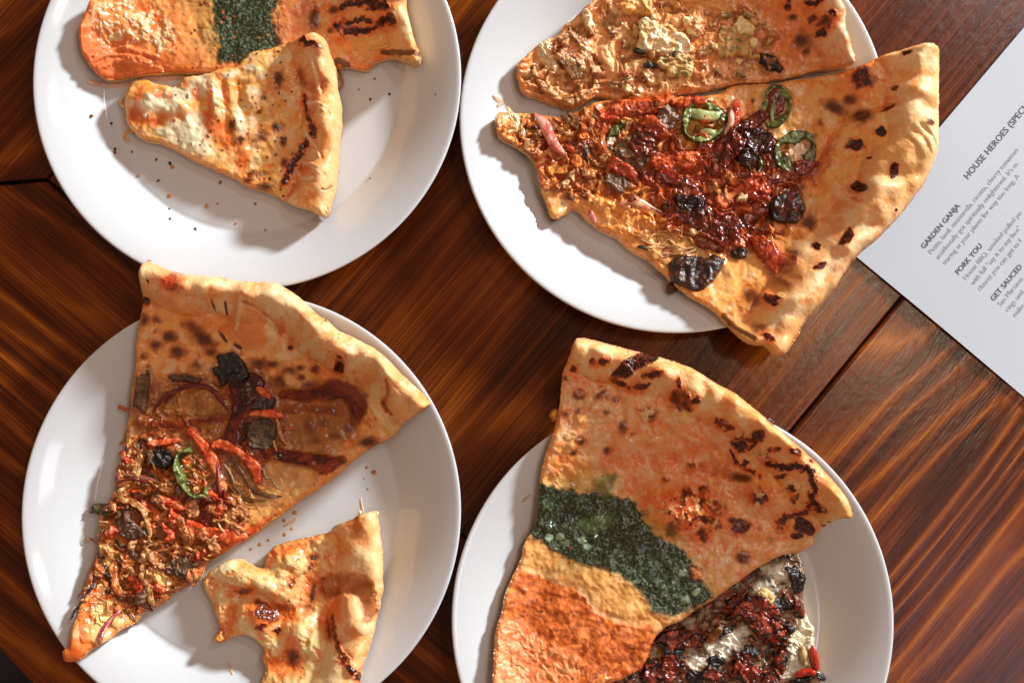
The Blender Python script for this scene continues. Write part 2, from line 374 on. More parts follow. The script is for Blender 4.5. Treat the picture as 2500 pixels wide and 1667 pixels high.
# ------------------------------------------------------------------ pizza slice builder
def C(*a): return lin(a)
SLICES = []
def wcells(X, Y, sc, seed, warp=0.7):
    return cells(X+warp*sc*fbm(X, Y, sc*1.6, 2, seed+1), Y+warp*sc*fbm(X, Y, sc*1.6, 2, seed+2), sc, seed)
class Slice:
    def __init__(s, label, outline, rim, plate, T=8.0, hc=9.0, cw=85, rag=1.6, seed=0, lift=None, step=2.0, pal=None, crustpal=None, group=None, nz=1.0, cat='pizza slice', name='pizza_slice'):
        s.seed = seed; s.step = step; s.T = T; s.parts = ['cheese', 'crust']
        out = catmull(outline, 3, True)
        x0, y0 = out.min(0)-8; x1, y1 = out.max(0)+8
        cs = step*2; nx = int((x1-x0)/cs)+2; ny = int((y1-y0)/cs)+2
        cx = x0+np.arange(nx)*cs; cy = y0+np.arange(ny)*cs; GX, GY = np.meshgrid(cx, cy)
        d = seg_dist(GX, GY, out, True); d = np.where(in_poly(GX, GY, out), d, -d)
        rd = seg_dist(GX, GY, rim) if rim is not None else np.full(GX.shape, 1e4)
        def up(a):
            b = np.zeros((2*ny-1, 2*nx-1)); b[::2, ::2] = a
            b[1::2, ::2] = 0.5*(a[1:]+a[:-1]); b[:, 1::2] = 0.5*(b[:, :-2:2]+b[:, 2::2]); return b
        s.X, s.Y, s.sd, s.rd = up(GX), up(GY), up(d), up(rd)
        X, Y = s.X, s.Y
        s.sd = s.sd+fbm(X, Y, 18, 2, seed+1)*rag*0.45+fbm(X, Y, 46, 2, seed+2)*rag*1.2
        s.gy, s.gx = np.gradient(s.sd, step); gl = np.hypot(s.gx, s.gy)+1e-6; s.gx /= gl; s.gy /= gl
        s.pc = plates[plate]
        wx, wy, _ = P(X, Y, 0.018)
        r = np.hypot(wx-s.pc[0], wy-s.pc[1])/PLATE_R
        s.base = 0.0052+0.0190*sstep(0.61, 1.0, r)
        if lift is not None: s.base = s.base+lift(X, Y)*0.001
        # crust
        cwl = cw*(1+0.22*fbm(X, Y, 110, 2, seed+3)); s.u = np.clip(s.rd/cwl, 0, 1.6)
        s.crust = sstep(1.08, 0.88, s.u+0.05*fbm(X, Y, 22, 3, seed+4))
        prof = np.where(s.u < 1, np.sin(math.pi*np.clip(s.u, 0, 1)**0.60)**0.8, 0)
        s.H = T*np.ones_like(X)
        e = np.clip(s.sd*PXM*1000/2.6, 0, 1); k = np.sqrt(1-(1-e)**2)
        s.H *= 0.62+0.38*k
        s.H += hc*prof*(0.82+0.3*fbm(X, Y, 90, 2, seed+5))
        ce = 1-s.crust
        s.H += nz*ce*(0.8*fbm(X, Y, 50, 3, seed+6)+0.14*fbm(X, Y, 14, 3, seed+7))*np.minimum(1, k+0.2)
        s.H += s.crust*(0.7*fbm(X, Y, 70, 2, seed+8)+0.10*fbm(X, Y, 10, 3, seed+9))
        s.H += s.crust*0.16*np.maximum(0, 0.35-cells(X, Y, 15, seed+10))*3*(fbm(X, Y, 50, 2, seed+11) > 0)
        # colours
        pal = pal or [(226, 178, 112), (214, 138, 66), (206, 132, 88), (160, 96, 40)]
        n1 = fbm(X, Y, 58, 4, seed+20); n2 = fbm(X, Y, 34, 4, seed+21); n3 = fbm(X, Y, 9, 3, seed+22)
        c = np.zeros(X.shape+(3,)); c[:] = C(*pal[0])
        def mix(m, col): 
            c[:] = c*(1-m[..., None])+C(*col)*m[..., None]
        mix(0.85*sstep(-0.05, 0.55, n1), pal[1]); mix(0.85*sstep(0.1, 0.6, n2), pal[2]); mix(0.8*sstep(0.3, 0.75, fbm(X, Y, 26, 4, seed+23)), pal[3])
        lt = tuple(min(255, k_*0.55+255*0.45) for k_ in pal[0]); mix(0.8*sstep(0.15, 0.6, fbm(X, Y, 40, 3, seed+24)), lt); mix(0.55*sstep(0.25, 0.6, fbm(X, Y, 15, 3, seed+25)), lt)
        mix(0.3*sstep(0.0, 0.6, n3), pal[0])
        mix(0.5*sstep(16, 0, s.sd)*(1-s.crust), pal[1])
        cp = crustpal or [(228, 172, 104), (243, 208, 152), (205, 124, 56), (176, 92, 36)]
        cc = np.zeros_like(c); cc[:] = C(*cp[0])
        m1 = sstep(-0.3, 0.5, fbm(X, Y, 60, 4, seed+30)); cc = cc*(1-m1[..., None])+C(*cp[1])*m1[..., None]
        m1 = 0.8*sstep(0.0, 0.6, fbm(X, Y, 44, 4, seed+31)+0.30*(s.u-0.55)); cc = cc*(1-m1[..., None])+C(*cp[2])*m1[..., None]
        m1 = 0.7*sstep(0.35, 0.85, fbm(X, Y, 20, 4, seed+32)+0.25*sstep(14, 0, s.rd)); cc = cc*(1-m1[..., None])+C(*cp[3])*m1[..., None]
        m1 = 0.55*sstep(0.35, 0.1, cells(X, Y, 12, seed+33))*(fbm(X, Y, 40, 2, seed+34) > 0.05); cc = cc*(1-m1[..., None])+C(250, 232, 200)*m1[..., None]
        s.col = c*(1-s.crust[..., None])+cc*s.crust[..., None]
        vb = 0.62*np.exp(-((s.u-0.98)/0.14)**2)*sstep(-0.35, 0.4, fbm(X, Y, 34, 3, seed+35)); s.col = s.col*(1-vb[..., None])+C(184, 94, 36)*vb[..., None]  # browning, with the shading of the valley inside the crust painted in
        vb = 0.5*np.exp(-((s.u-0.30)/0.22)**2)*sstep(0.0, 0.55, fbm(X, Y, 50, 3, seed+37))*s.crust; s.col = s.col*(1-vb[..., None])+C(206, 122, 56)*vb[..., None]
        s.rough = 0.25*(1-s.crust)+0.42*s.crust
        s.part = np.where(s.crust > 0.5, 1, 0)
        s.out = out; oc = out.mean(0); rx_, ry_, _ = P(oc[0], oc[1], 0.006)
        s.root = empty(name, (float(rx_), float(ry_), 0.0052), label, cat, group); SLICES.append(s)
        s.rough = s.rough*(1+0.22*fbm(X, Y, 30, 3, seed+36))
    # ---- masks
    def n(s, sc, oc=3, k=0): return fbm(s.X, s.Y, sc, oc, s.seed+200+k)
    def ell(s, x, y, rx, ry=None, rot=0, rag=0.25, soft=0.25):
        ry = ry or rx; a = math.radians(rot); ca, sa = math.cos(a), math.sin(a)
        R = 2.2*max(rx, ry); m = np.zeros_like(s.X); ws = s.win(x-R, y-R, x+R, y+R)
        if ws is None: return m
        X, Y = s.X[ws], s.Y[ws]; dx = X-x; dy = Y-y; u = (dx*ca+dy*sa)/rx; v = (-dx*sa+dy*ca)/ry
        d = np.hypot(u, v)+rag*fbm(X+x, Y-y, max(9, 1.3*min(rx, ry)), 2, s.seed+int(x)+int(y))
        m[ws] = sstep(1+soft, 1-soft, d); return m
    def win(s, x0, y0, x1, y1):
        j0 = max(0, int((x0-s.X[0, 0])/s.step)); j1 = min(s.X.shape[1], int((x1-s.X[0, 0])/s.step)+2)
        i0 = max(0, int((y0-s.Y[0, 0])/s.step)); i1 = min(s.X.shape[0], int((y1-s.Y[0, 0])/s.step)+2)
        if j0 >= j1 or i0 >= i1: return None
        return (slice(i0, i1), slice(j0, j1))
    def box(s, m):
        r = np.flatnonzero(m.any(1)); c = np.flatnonzero(m.any(0))
        if len(r) == 0: return None
        return (slice(r[0], r[-1]+1), slice(c[0], c[-1]+1))
    def stroke(s, pts, w, rag=0.25, soft=0.3, sm=True):
        pts = np.asarray(pts, float); w = np.asarray(w if np.ndim(w) else [w]*len(pts), float)
        if sm and len(pts) > 2:
            pw = catmull(np.c_[pts, w], 4); pts, w = pw[:, :2], pw[:, 2]
        bx0, by0 = pts.min(0)-3*w.max(); bx1, by1 = pts.max(0)+3*w.max()
        m = np.zeros_like(s.X); k = (s.X > bx0) & (s.X < bx1) & (s.Y > by0) & (s.Y < by1)
        if not k.any(): return m
        d = seg_dist(s.X[k], s.Y[k], pts, False, w)+rag*fbm(s.X[k], s.Y[k], max(8, w.mean()*1.3), 3, s.seed+int(pts[0, 0]))
        m[k] = sstep(1+soft, 1-soft, d); return m
    def poly(s, pts, soft=5, rag=4, sc=20):
        p = catmull(pts, 3, True)
        d = seg_dist(s.X, s.Y, p, True); d = np.where(in_poly(s.X, s.Y, p), d, -d)+rag*fbm(s.X, s.Y, sc, 4, s.seed+int(pts[0][0]))
        return sstep(-soft, soft, d)
    # ---- edits
    def paint(s, m, col, amt=1.0, h=0.0, rough=None, part=None):
        w = s.box(m)
        if w is None: return s
        mm = m[w]; a = (mm*amt)[..., None]; s.col[w] = s.col[w]*(1-a)+C(*col)*a
        if h: s.H[w] += h*mm
        if rough is not None: s.rough[w] = s.rough[w]*(1-mm*amt)+rough*mm*amt
        if part:
            if part not in s.parts: s.parts.append(part)
            s.part[w] = np.where(mm > 0.5, s.parts.index(part), s.part[w])
        return s
    def toast(s, x, y, rx, ry=None, rot=0, a=0.9):
        rx = rx*1.12; ry = ry*1.12 if ry else None
        s.paint(s.ell(x, y, rx*1.45, (ry or rx)*1.45, rot, 0.25, 0.55), (176, 102, 40), 0.6*a)
        s.paint(s.ell(x, y, rx, ry, rot, 0.3, 0.5), (112, 56, 20), 0.8*a)
        s.paint(s.ell(x, y, rx*0.6, (ry or rx)*0.6, rot, 0.4, 0.5), (66, 30, 14), 0.75*a, 0.3)
    def burn(s, m, h=0.8, halo=None, deep=1.0):
        """blistered dark patch"""
        w = s.box(m)
        if w is None: return
        X, Y, mm = s.X[w], s.Y[w], m[w]; full = np.zeros_like(m)
        b = np.maximum(0, 0.62-cells(X, Y, 6.5, s.seed+90))
        s.H[w] += mm*(h*0.45+h*0.9*b)
        s.paint(m, (150, 66, 22), 0.9, 0, 0.20)
        full[w] = sstep(0.35, 0.95, mm+0.35*fbm(X, Y, 14, 3, s.seed+91)); s.paint(full, (92, 30, 12), 0.9*deep, 0, 0.17)
        full = np.zeros_like(m); full[w] = sstep(0.75, 1.1, mm+0.45*fbm(X, Y, 12, 3, s.seed+92)); s.paint(full, (36, 13, 8), 0.85*deep)
        full = np.zeros_like(m); full[w] = mm*sstep(0.48, 0.62, b); s.paint(full, (170, 84, 40), 0.3)  # highlight on the bubble tops painted in
    def blister(s, x, y, rx, ry=None, rot=0, h=0.9, deep=1.0):
        s.paint(s.ell(x, y, rx*1.7, (ry or rx)*1.7, rot, 0.4, 0.6), (210, 108, 40), 0.65, 0.3)
        s.burn(s.ell(x, y, rx*1.1, (ry or rx)*1.1, rot, 0.5, 0.45), h, None, deep)
    def burnline(s, pts, w, h=0.9, deep=1.0):
        s.paint(s.stroke(pts, np.asarray(w)*2.2, 0.5, 0.6), (216, 112, 40), 0.6, 0.5)
        m = s.stroke(pts, np.asarray(w)*1.25, 0.75, 0.45)
        s.burn(m*sstep(-0.75, -0.35, s.n(17, 2, int(pts[0][0]) % 50)), h, None, deep)
    def hill(s, x, y, rx, ry=None, rot=0, h=3.0, p=1.0):
        ry = ry or rx; a = math.radians(rot); ca, sa = math.cos(a), math.sin(a)
        dx = s.X-x; dy = s.Y-y; u = (dx*ca+dy*sa)/rx; v = (-dx*sa+dy*ca)/ry
        s.H = s.H+h*np.clip(1-(u*u+v*v), 0, 1)**max(p, 1.4)
    def sauce(s, m, col=(150, 42, 16), h=1.0, amt=0.92, rough=0.16, dark=(86, 20, 8), part='sauce'):
        s.paint(m, col, amt, h, rough, part)
        s.paint(m*sstep(0.0, 0.6, s.n(26, 3, 5)), dark, 0.7)
        w = s.box(m)
        if w is not None: s.H[w] += m[w]*0.22*fbm(s.X[w], s.Y[w], 14, 2, s.seed+206)
    def mess(s, m, cols, sc=18, h=1.2, rough=0.26, amt=0.85, part=None):
        '''wet heap: overlapping patches of several colours at uneven heights'''
        w = s.box(m)
        if w is None: return
        X, Y, mm = s.X[w], s.Y[w], m[w]
        wx = X+sc*0.8*fbm(X, Y, sc*2, 2, s.seed+301); wy = Y+sc*0.8*fbm(X, Y, sc*2, 2, s.seed+302)
        for i, c in enumerate(cols):
            f = np.zeros_like(m); f[w] = mm*sstep(0.0, 0.3, fbm(wx, wy*1.3, sc*(0.9+0.3*(i % 3)), 2, s.seed+310+i*7))
            s.paint(f, c, amt, h*(0.7 if i % 2 else -0.4), rough)
        s.H[w] += mm*h*0.9*fbm(wx, wy, sc*1.3, 2, s.seed+303)
        s.rough[w] = s.rough[w]*(1-mm)+rough*mm
        if part:
            if part not in s.parts: s.parts.append(part)
            s.part[w] = np.where(mm > 0.5, s.parts.index(part), s.part[w])
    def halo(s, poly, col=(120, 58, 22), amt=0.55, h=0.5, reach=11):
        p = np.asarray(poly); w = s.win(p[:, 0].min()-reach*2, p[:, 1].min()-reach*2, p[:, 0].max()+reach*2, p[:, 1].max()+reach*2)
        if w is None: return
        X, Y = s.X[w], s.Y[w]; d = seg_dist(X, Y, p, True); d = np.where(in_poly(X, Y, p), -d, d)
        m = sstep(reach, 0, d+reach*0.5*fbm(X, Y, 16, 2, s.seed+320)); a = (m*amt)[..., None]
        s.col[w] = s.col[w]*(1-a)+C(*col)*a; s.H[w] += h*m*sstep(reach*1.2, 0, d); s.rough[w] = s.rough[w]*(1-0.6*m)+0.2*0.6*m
    def flecks(s, n, region, col, size=(2, 4.5), h=0.25, amt=0.9):
        rnd = random.Random(s.seed+n); xs, ys = s.X[region], s.Y[region]
        if len(xs) == 0: return
        for _ in range(n):
            k = rnd.randrange(len(xs)); r = rnd.uniform(*size)
            cc = col[rnd.randrange(len(col))] if isinstance(col, list) else col
            x, y = xs[k], ys[k]; w = (abs(s.X-x) < 3*r) & (abs(s.Y-y) < 3*r)
            a = rnd.uniform(0, 3.14); ca, sa = math.cos(a), math.sin(a); dx = s.X[w]-x; dy = s.Y[w]-y
            d = np.hypot((dx*ca+dy*sa)/r, (-dx*sa+dy*ca)/(r*rnd.uniform(0.4, 1)))
            m = sstep(1.25, 0.75, d)*amt; s.col[w] = s.col[w]*(1-m[:, None])+C(*cc)*m[:, None]; s.H[w] += h*m
    def bubbles(s, n, region, r=(12, 34), h=(0.5, 1.6), seed=0):
        rn = random.Random(s.seed+seed); xs, ys = s.X[region], s.Y[region]
        for _ in range(n):
            k = rn.randrange(len(xs)); a = rn.uniform(*r); x, y = xs[k], ys[k]; ww = s.win(x-a*1.6, y-a*1.6, x+a*1.6, y+a*1.6)
            X, Y = s.X[ww], s.Y[ww]; t = rn.uniform(0, 3.14); ca, sa = math.cos(t), math.sin(t); dx, dy = X-x, Y-y
            m = np.clip(1-((dx*ca+dy*sa)/a)**2-((-dx*sa+dy*ca)/(a*rn.uniform(.55, 1)))**2, 0, 1)**1.3
            s.H[ww] += rn.uniform(*h)*m; b_ = (m*rn.uniform(0, .45))[..., None]; s.col[ww] = s.col[ww]*(1-b_)+C(*rn.choice([(246, 206, 150), (238, 180, 116), (214, 124, 60), (250, 222, 176)]))*b_
    def grain(s, sc=26, amt=0.22, seed=77):
        """fine uneven tone over everything"""
        k = 1+amt*fbm(s.X, s.Y, sc, 4, s.seed+seed); s.col = np.clip(s.col*k[..., None], 0, 1)
    # ---- lookups
    def z(s, px, py):
        j = int(round((px-s.X[0, 0])/s.step)); i = int(round((py-s.Y[0, 0])/s.step))
        if 0 <= i < s.X.shape[0] and 0 <= j < s.X.shape[1] and s.sd[i, j] > 0: return float(s.base[i, j]+0.001*s.H[i, j])
        i = min(max(i, 0), s.X.shape[0]-1); j = min(max(j, 0), s.X.shape[1]-1)
        return float(s.base[i, j]+0.004)
    def finish(s): return s
    def build(s):
        raw = s.col.copy()
        l_ = s.col.mean(-1, keepdims=True); cr_ = s.crust[..., None]; s.col = (l_+(s.col-l_)*(0.97-0.05*cr_))*(1.30+0.0*cr_)*(np.array([1.02, 0.97, 0.88])*(1-cr_)+np.array([1.0, 0.96, 0.96])*cr_); s.col = 0.5*(np.maximum(s.col, 1e-4)/0.5)**(1.22-0.08*cr_); s.col = np.clip(s.col*np.minimum(1, 0.84/np.maximum(s.col.max(-1, keepdims=True), 1e-4)), 0.002, 0.85)
        if s.seed == 91: s.col = np.clip(raw*1.05, 0.002, 0.85)
        X, Y = s.X.copy(), s.Y.copy(); ny, nx = X.shape; ins = s.sd > 0.2
        s.H = np.maximum(s.H, 2.0)
        q = ins[:-1, :-1] & ins[1:, :-1] & ins[:-1, 1:] & ins[1:, 1:]
        used = np.zeros_like(ins); used[:-1, :-1] |= q; used[1:, :-1] |= q; used[:-1, 1:] |= q; used[1:, 1:] |= q
        full = np.zeros_like(ins); full[1:-1, 1:-1] = q[:-1, :-1] & q[1:, :-1] & q[:-1, 1:] & q[1:, 1:]
        bnd = used & ~full
        X[bnd] -= s.gx[bnd]*(s.sd[bnd]-0.1); Y[bnd] -= s.gy[bnd]*(s.sd[bnd]-0.1)
        Z = s.base+0.001*s.H
        wx, wy, _ = P(X, Y, s.base+0.001*(s.T+2.0))
        pos = np.stack([wx, wy, Z], -1)
        # normals from the height field
        gy, gx = np.gradient(np.where(used, Z, s.base+0.001*s.T), s.step*PXM)
        nrm = np.stack([-gx, gy, np.ones_like(gx)], -1); nrm /= np.linalg.norm(nrm, axis=-1, keepdims=True)
        idx = np.arange(ny*nx).reshape(ny, nx)
        F = np.stack([idx[:-1, :-1], idx[1:, :-1], idx[1:, 1:], idx[:-1, 1:]], -1)[q]
        lab = s.part[:-1, :-1][q]
        fp, fn, fc, fg = pos.reshape(-1, 3), nrm.reshape(-1, 3), s.col.reshape(-1, 3), s.rough.reshape(-1)
        fc = np.clip(fc, 0.002, 0.95)
        mats = {'crust': M_CRUST, 'pesto': M_PESTO, 'sauce': M_SAUCE}
        for li, nm in enumerate(s.parts):
            ff = F[lab == li]
            if len(ff) == 0: continue
            u, inv = np.unique(ff, return_inverse=True)
            mesh_obj(nm, fp[u], inv.reshape(-1, 4), mats.get(nm, M_CHEESE), s.root, fc[u], fg[u], fn[u])
        # cut sides and underside
        e = np.concatenate([F[:, [0, 1]], F[:, [1, 2]], F[:, [2, 3]], F[:, [3, 0]]]); es = np.sort(e, 1)
        key = es[:, 0]*(ny*nx)+es[:, 1]; _, first, cnt = np.unique(key, return_index=True, return_counts=True)
        be = e[first[cnt == 1]]; bv, binv = np.unique(be, return_inverse=True); be = binv.reshape(-1, 2); n = len(bv)
        tp = fp[bv]; bz = s.base.reshape(-1)[bv]; ox = -s.gx.reshape(-1)[bv]; oy = s.gy.reshape(-1)[bv]
        bx, by = X.reshape(-1)[bv], Y.reshape(-1)[bv]
        V = []; Cc = []
        rows = [0, 0.12, 0.35, 0.6, 0.85, 1.0]
        cr = s.crust.reshape(-1)[bv]
        dough = C(232, 190, 128); brown = C(168, 100, 46)
        for t in rows:
            out = (math.sin(math.pi*min(1, t*1.1))*0.12+0.25*fbm(bx+ t*40, by-t*30, 12, 2, s.seed+50)*(0 < t < 1)*(1-0.7*cr))*0.001
            out = out-0.0016*(t >= 1.0)+0.0*cr
            zz = tp[:, 2]*(1-t)+bz*t
            V.append(np.stack([tp[:, 0]+ox*out, tp[:, 1]+oy*out, zz], -1))
            m = sstep(0.0, 0.45, t+0.2*fbm(bx+t*200, by, 14, 3, s.seed+51)); m2 = sstep(0.55, 1.0, t+0.15*fbm(bx, by+t*150, 12, 3, s.seed+52))
            m2 = np.maximum(m2, cr*0.25)
            cc = fc[bv]*(1-m[:, None])+dough*m[:, None]; cc = cc*(1-m2[:, None])+brown*m2[:, None]; Cc.append(cc)
        V = np.concatenate(V); Cc = np.concatenate(Cc); fa = []
        for k in range(len(rows)-1):
            a, b = be[:, 0]+k*n, be[:, 1]+k*n
            fa.append(np.stack([a, a+n, b+n, b], -1)[:, ::-1])
        fa = np.concatenate(fa)
        # underside, coarser
        st = 4; qq = q[:(ny-1)//st*st, :(nx-1)//st*st].reshape((ny-1)//st, st, (nx-1)//st, st).all((1, 3))
        ii, jj = np.nonzero(qq)
        uf = np.stack([idx[ii*st, jj*st], idx[ii*st, jj*st+st], idx[ii*st+st, jj*st+st], idx[ii*st+st, jj*st]], -1)
        u, inv = np.unique(uf, return_inverse=True)
        uv = fp[u].copy(); uv[:, 2] = s.base.reshape(-1)[u]
        mesh_obj('dough', np.concatenate([V, uv]), np.concatenate([fa, inv.reshape(-1, 4)+len(V)]), M_CRUST, s.root, np.concatenate([Cc, np.tile(brown, (len(uv), 1))]), 0.6)
        return s

# ------------------------------------------------------------------ pieces that lie on the slices
_ico = {}
def ico(k):
    if k not in _ico:
        bm = bmesh.new(); bmesh.ops.create_icosphere(bm, subdivisions=k, radius=1.0)
        _ico[k] = (np.array([v.co[:] for v in bm.verts]), np.array([[v.index for v in f.verts] for f in bm.faces])); bm.free()
    return _ico[k]
_cnt = [0]
def n3(p, sc, oc, seed): return (fbm(p[:, 0]+1.7*p[:, 2]+31, p[:, 1]-1.3*p[:, 2]+17, sc, oc, seed)+fbm(p[:, 1]+1.1*p[:, 2]+7, p[:, 0]*0.9+p[:, 2]*0.8+3, sc, oc, seed+5))*0.6
def zs(s, px, py):
    j = np.clip(np.round((px-s.X[0, 0])/s.step).astype(int), 0, s.X.shape[1]-1); i = np.clip(np.round((py-s.Y[0, 0])/s.step).astype(int), 0, s.X.shape[0]-1)
    return np.where(s.sd[i, j] > 0, s.base[i, j]+0.001*s.H[i, j], s.base[i, j]+0.003)
def drape(s, name, poly, h, cols, gloss=0.35, mat=None, edge=7.0, nz=0.22, slope=(0, 0), char=0.0, charcol=(24, 16, 13), rim=None, zadd=0.0, root=None, follow=0.7, fine=16, rag=2.4, label=None, ridge=None, hole=None, halo=((128, 60, 22), 0.5), skin=None):
    """irregular piece lying on the slice: outline in photo pixels, h thickness in mm, own rounded top and sides"""
    _cnt[0] += 1; sd_ = _cnt[0]*13+int(poly[0][0]); st = 1.7; gloss = gloss+0.05
    out = catmull(poly, 4, True); x0, y0 = out.min(0)-4; x1, y1 = out.max(0)+4
    X, Y = np.meshgrid(np.arange(x0, x1+st, st), np.arange(y0, y1+st, st))
    d = seg_dist(X, Y, out, True); d = np.where(in_poly(X, Y, out), d, -d)+rag*fbm(X, Y, 11, 3, sd_); do = d
    if hole is not None:
        ho = catmull(hole, 4, True); dh = seg_dist(X, Y, ho, True); dh = np.where(in_poly(X, Y, ho), -dh, dh)+rag*fbm(X, Y, 9, 3, sd_+40); d = np.minimum(d, dh)
    zl = zs(s, X, Y)
    if halo: s.halo(out, halo[0], halo[1])
    gy, gx = np.gradient(d, st); gl = np.hypot(gx, gy)+1e-6
    ins = d > 0; q = ins[:-1, :-1] & ins[1:, :-1] & ins[:-1, 1:] & ins[1:, 1:]
    if not q.any(): return None
    used = np.zeros_like(ins); used[:-1, :-1] |= q; used[1:, :-1] |= q; used[:-1, 1:] |= q; used[1:, 1:] |= q
    full = np.zeros_like(ins); full[1:-1, 1:-1] = q[:-1, :-1] & q[1:, :-1] & q[:-1, 1:] & q[1:, 1:]; b = used & ~full
    Xs = X.copy(); Ys = Y.copy(); Xs[b] -= (gx/gl*d)[b]; Ys[b] -= (gy/gl*d)[b]
    z0 = zl[used].mean()*(1-follow)+zl*follow
    e = np.clip(np.where(b, 0, d)/edge, 0, 1); k = np.sqrt(1-(1-e)**2)
    cx, cy = out.mean(0)
    H = h*k*(1+nz*fbm(X, Y, 26, 2, sd_+1)+nz*0.45*fbm(X, Y, fine*0.8, 2, sd_+2))+k*(slope[0]*(X-cx)+slope[1]*(Y-cy))*0.05
    if ridge:
        a = math.radians(ridge[0]); H = H+k*ridge[1]*np.sin((X*math.sin(a)-Y*math.cos(a))/ridge[2]*6.28+2.5*fbm(X, Y, 30, 2, sd_+3))
    Z = z0+0.001*(H+zadd); Z = np.where(b, np.minimum(Z, zl-0.0006), Z)
    a1 = sstep(-0.35, 0.35, fbm(X, Y, 28, 4, sd_+4)); c = C(*cols[0])*(1-a1[..., None])+C(*cols[1])*a1[..., None]
    if len(cols) > 2: a2 = sstep(0.08, 0.5, fbm(X, Y, fine, 3, sd_+5)); c = c*(1-a2[..., None])+C(*cols[2])*a2[..., None]
    gls = np.full(X.shape, float(gloss))
    if skin is not None: a4 = sstep(5.5, 2.0, do+2*fbm(X, Y, 10, 2, sd_+30)); c = c*(1-a4[..., None])+C(*skin)*a4[..., None]
    if rim is not None: a3 = sstep(edge*1.1, edge*0.3, d+4*fbm(X, Y, 14, 2, sd_+6)); c = c*(1-0.8*a3[..., None])+C(*rim)*0.8*a3[..., None]
    if char:
        m = sstep(0.9-2.2*char, 1.25-2.2*char, 0.9*(1-np.clip(d/(edge*2.2), 0, 1))+0.75*fbm(X, Y, 17, 4, sd_+7)+0.25); c = c*(1-m[..., None])+C(*charcol)*m[..., None]; gls = gls*(1-m)+0.36*m
    c = c*(1+0.3*fbm(X, Y, 6, 2, sd_+8))[..., None]
    wx, wy, _ = P(Xs, Ys, z0+0.0005*h); pos = np.stack([wx, wy, Z], -1).reshape(-1, 3)
    idx = np.arange(X.size).reshape(X.shape); F = np.stack([idx[:-1, :-1], idx[1:, :-1], idx[1:, 1:], idx[:-1, 1:]], -1)[q]
    u, inv = np.unique(F, return_inverse=True)
    o = mesh_obj(name, pos[u], inv.reshape(-1, 4), mat or M_MEAT, root or s.root, np.clip(c.reshape(-1, 3)[u], 0.002, .95), gls.reshape(-1)[u])
    if label: o['label'] = label
    return o
def lump(s, name, x, y, rx, ry, h, rot=0, cols=((150, 60, 30), (90, 35, 18)), gloss=0.35, mat=None, box=0.8, rough=0.16, sink=0.35, tilt=(0, 0), char=0.0, charcol=(24, 16, 13), spots=None, k=4, root=None, zadd=0.0, label=None):
    """chunk given as a rough ellipse or box: turned into an uneven outline"""
    _cnt[0] += 1; r = random.Random(_cnt[0]*7+int(x)); n = 9 if max(rx, ry) < 16 else 13; pts = []; a = math.radians(rot)
    for i in range(n):
        t = 6.2832*(i+r.uniform(-.25, .25))/n; cx, cy = math.cos(t), math.sin(t); e = max(0.45, box)
        g = 1+r.uniform(-1, 1)*(0.10+0.55*rough)
        u = math.copysign(abs(cx)**e, cx)*rx*g; v = math.copysign(abs(cy)**e, cy)*ry*g
        pts.append((x+u*math.cos(a)-v*math.sin(a), y+u*math.sin(a)+v*math.cos(a)))
    if mat is M_SAUCE: rough *= 0.5
    if spots: cols = (cols[0], cols[1], spots)
    return drape(s, name, pts, h*0.95, cols, gloss, mat, edge=max(3, min(min(rx, ry)*0.62, 10)), nz=0.14+rough*0.4, slope=(tilt[1]*0.12, tilt[0]*0.12), char=char, charcol=charcol, zadd=zadd*0.6, root=root, label=label)
def ribbon(s, name, pts, w, h, cols, gloss=0.14, mat=None, nz=0.3, **kw):
    w = list(w) if np.ndim(w) else [w]*len(pts); c = catmull(np.c_[np.array(pts, float)[:, :2], w], 3); t = np.gradient(c[:, :2], axis=0); t /= np.linalg.norm(t, axis=1, keepdims=True)+1e-9
    nrm = np.stack([-t[:, 1], t[:, 0]], -1); _cnt[0] += 1; r = random.Random(_cnt[0]); ww = c[:, 2:3]*np.array([[1+r.uniform(-.25, .25)] for _ in c])
    a = c[:, :2]+nrm*ww; b = c[:, :2]-nrm*ww; poly = np.concatenate([a[::2], b[::-2]])
    return drape(s, name, poly, h, cols, gloss, mat or M_SAUCE, edge=kw.pop('edge', max(3, float(c[:, 2].mean())*0.8)), nz=nz*0.7, follow=0.4, rag=1.2, **kw)
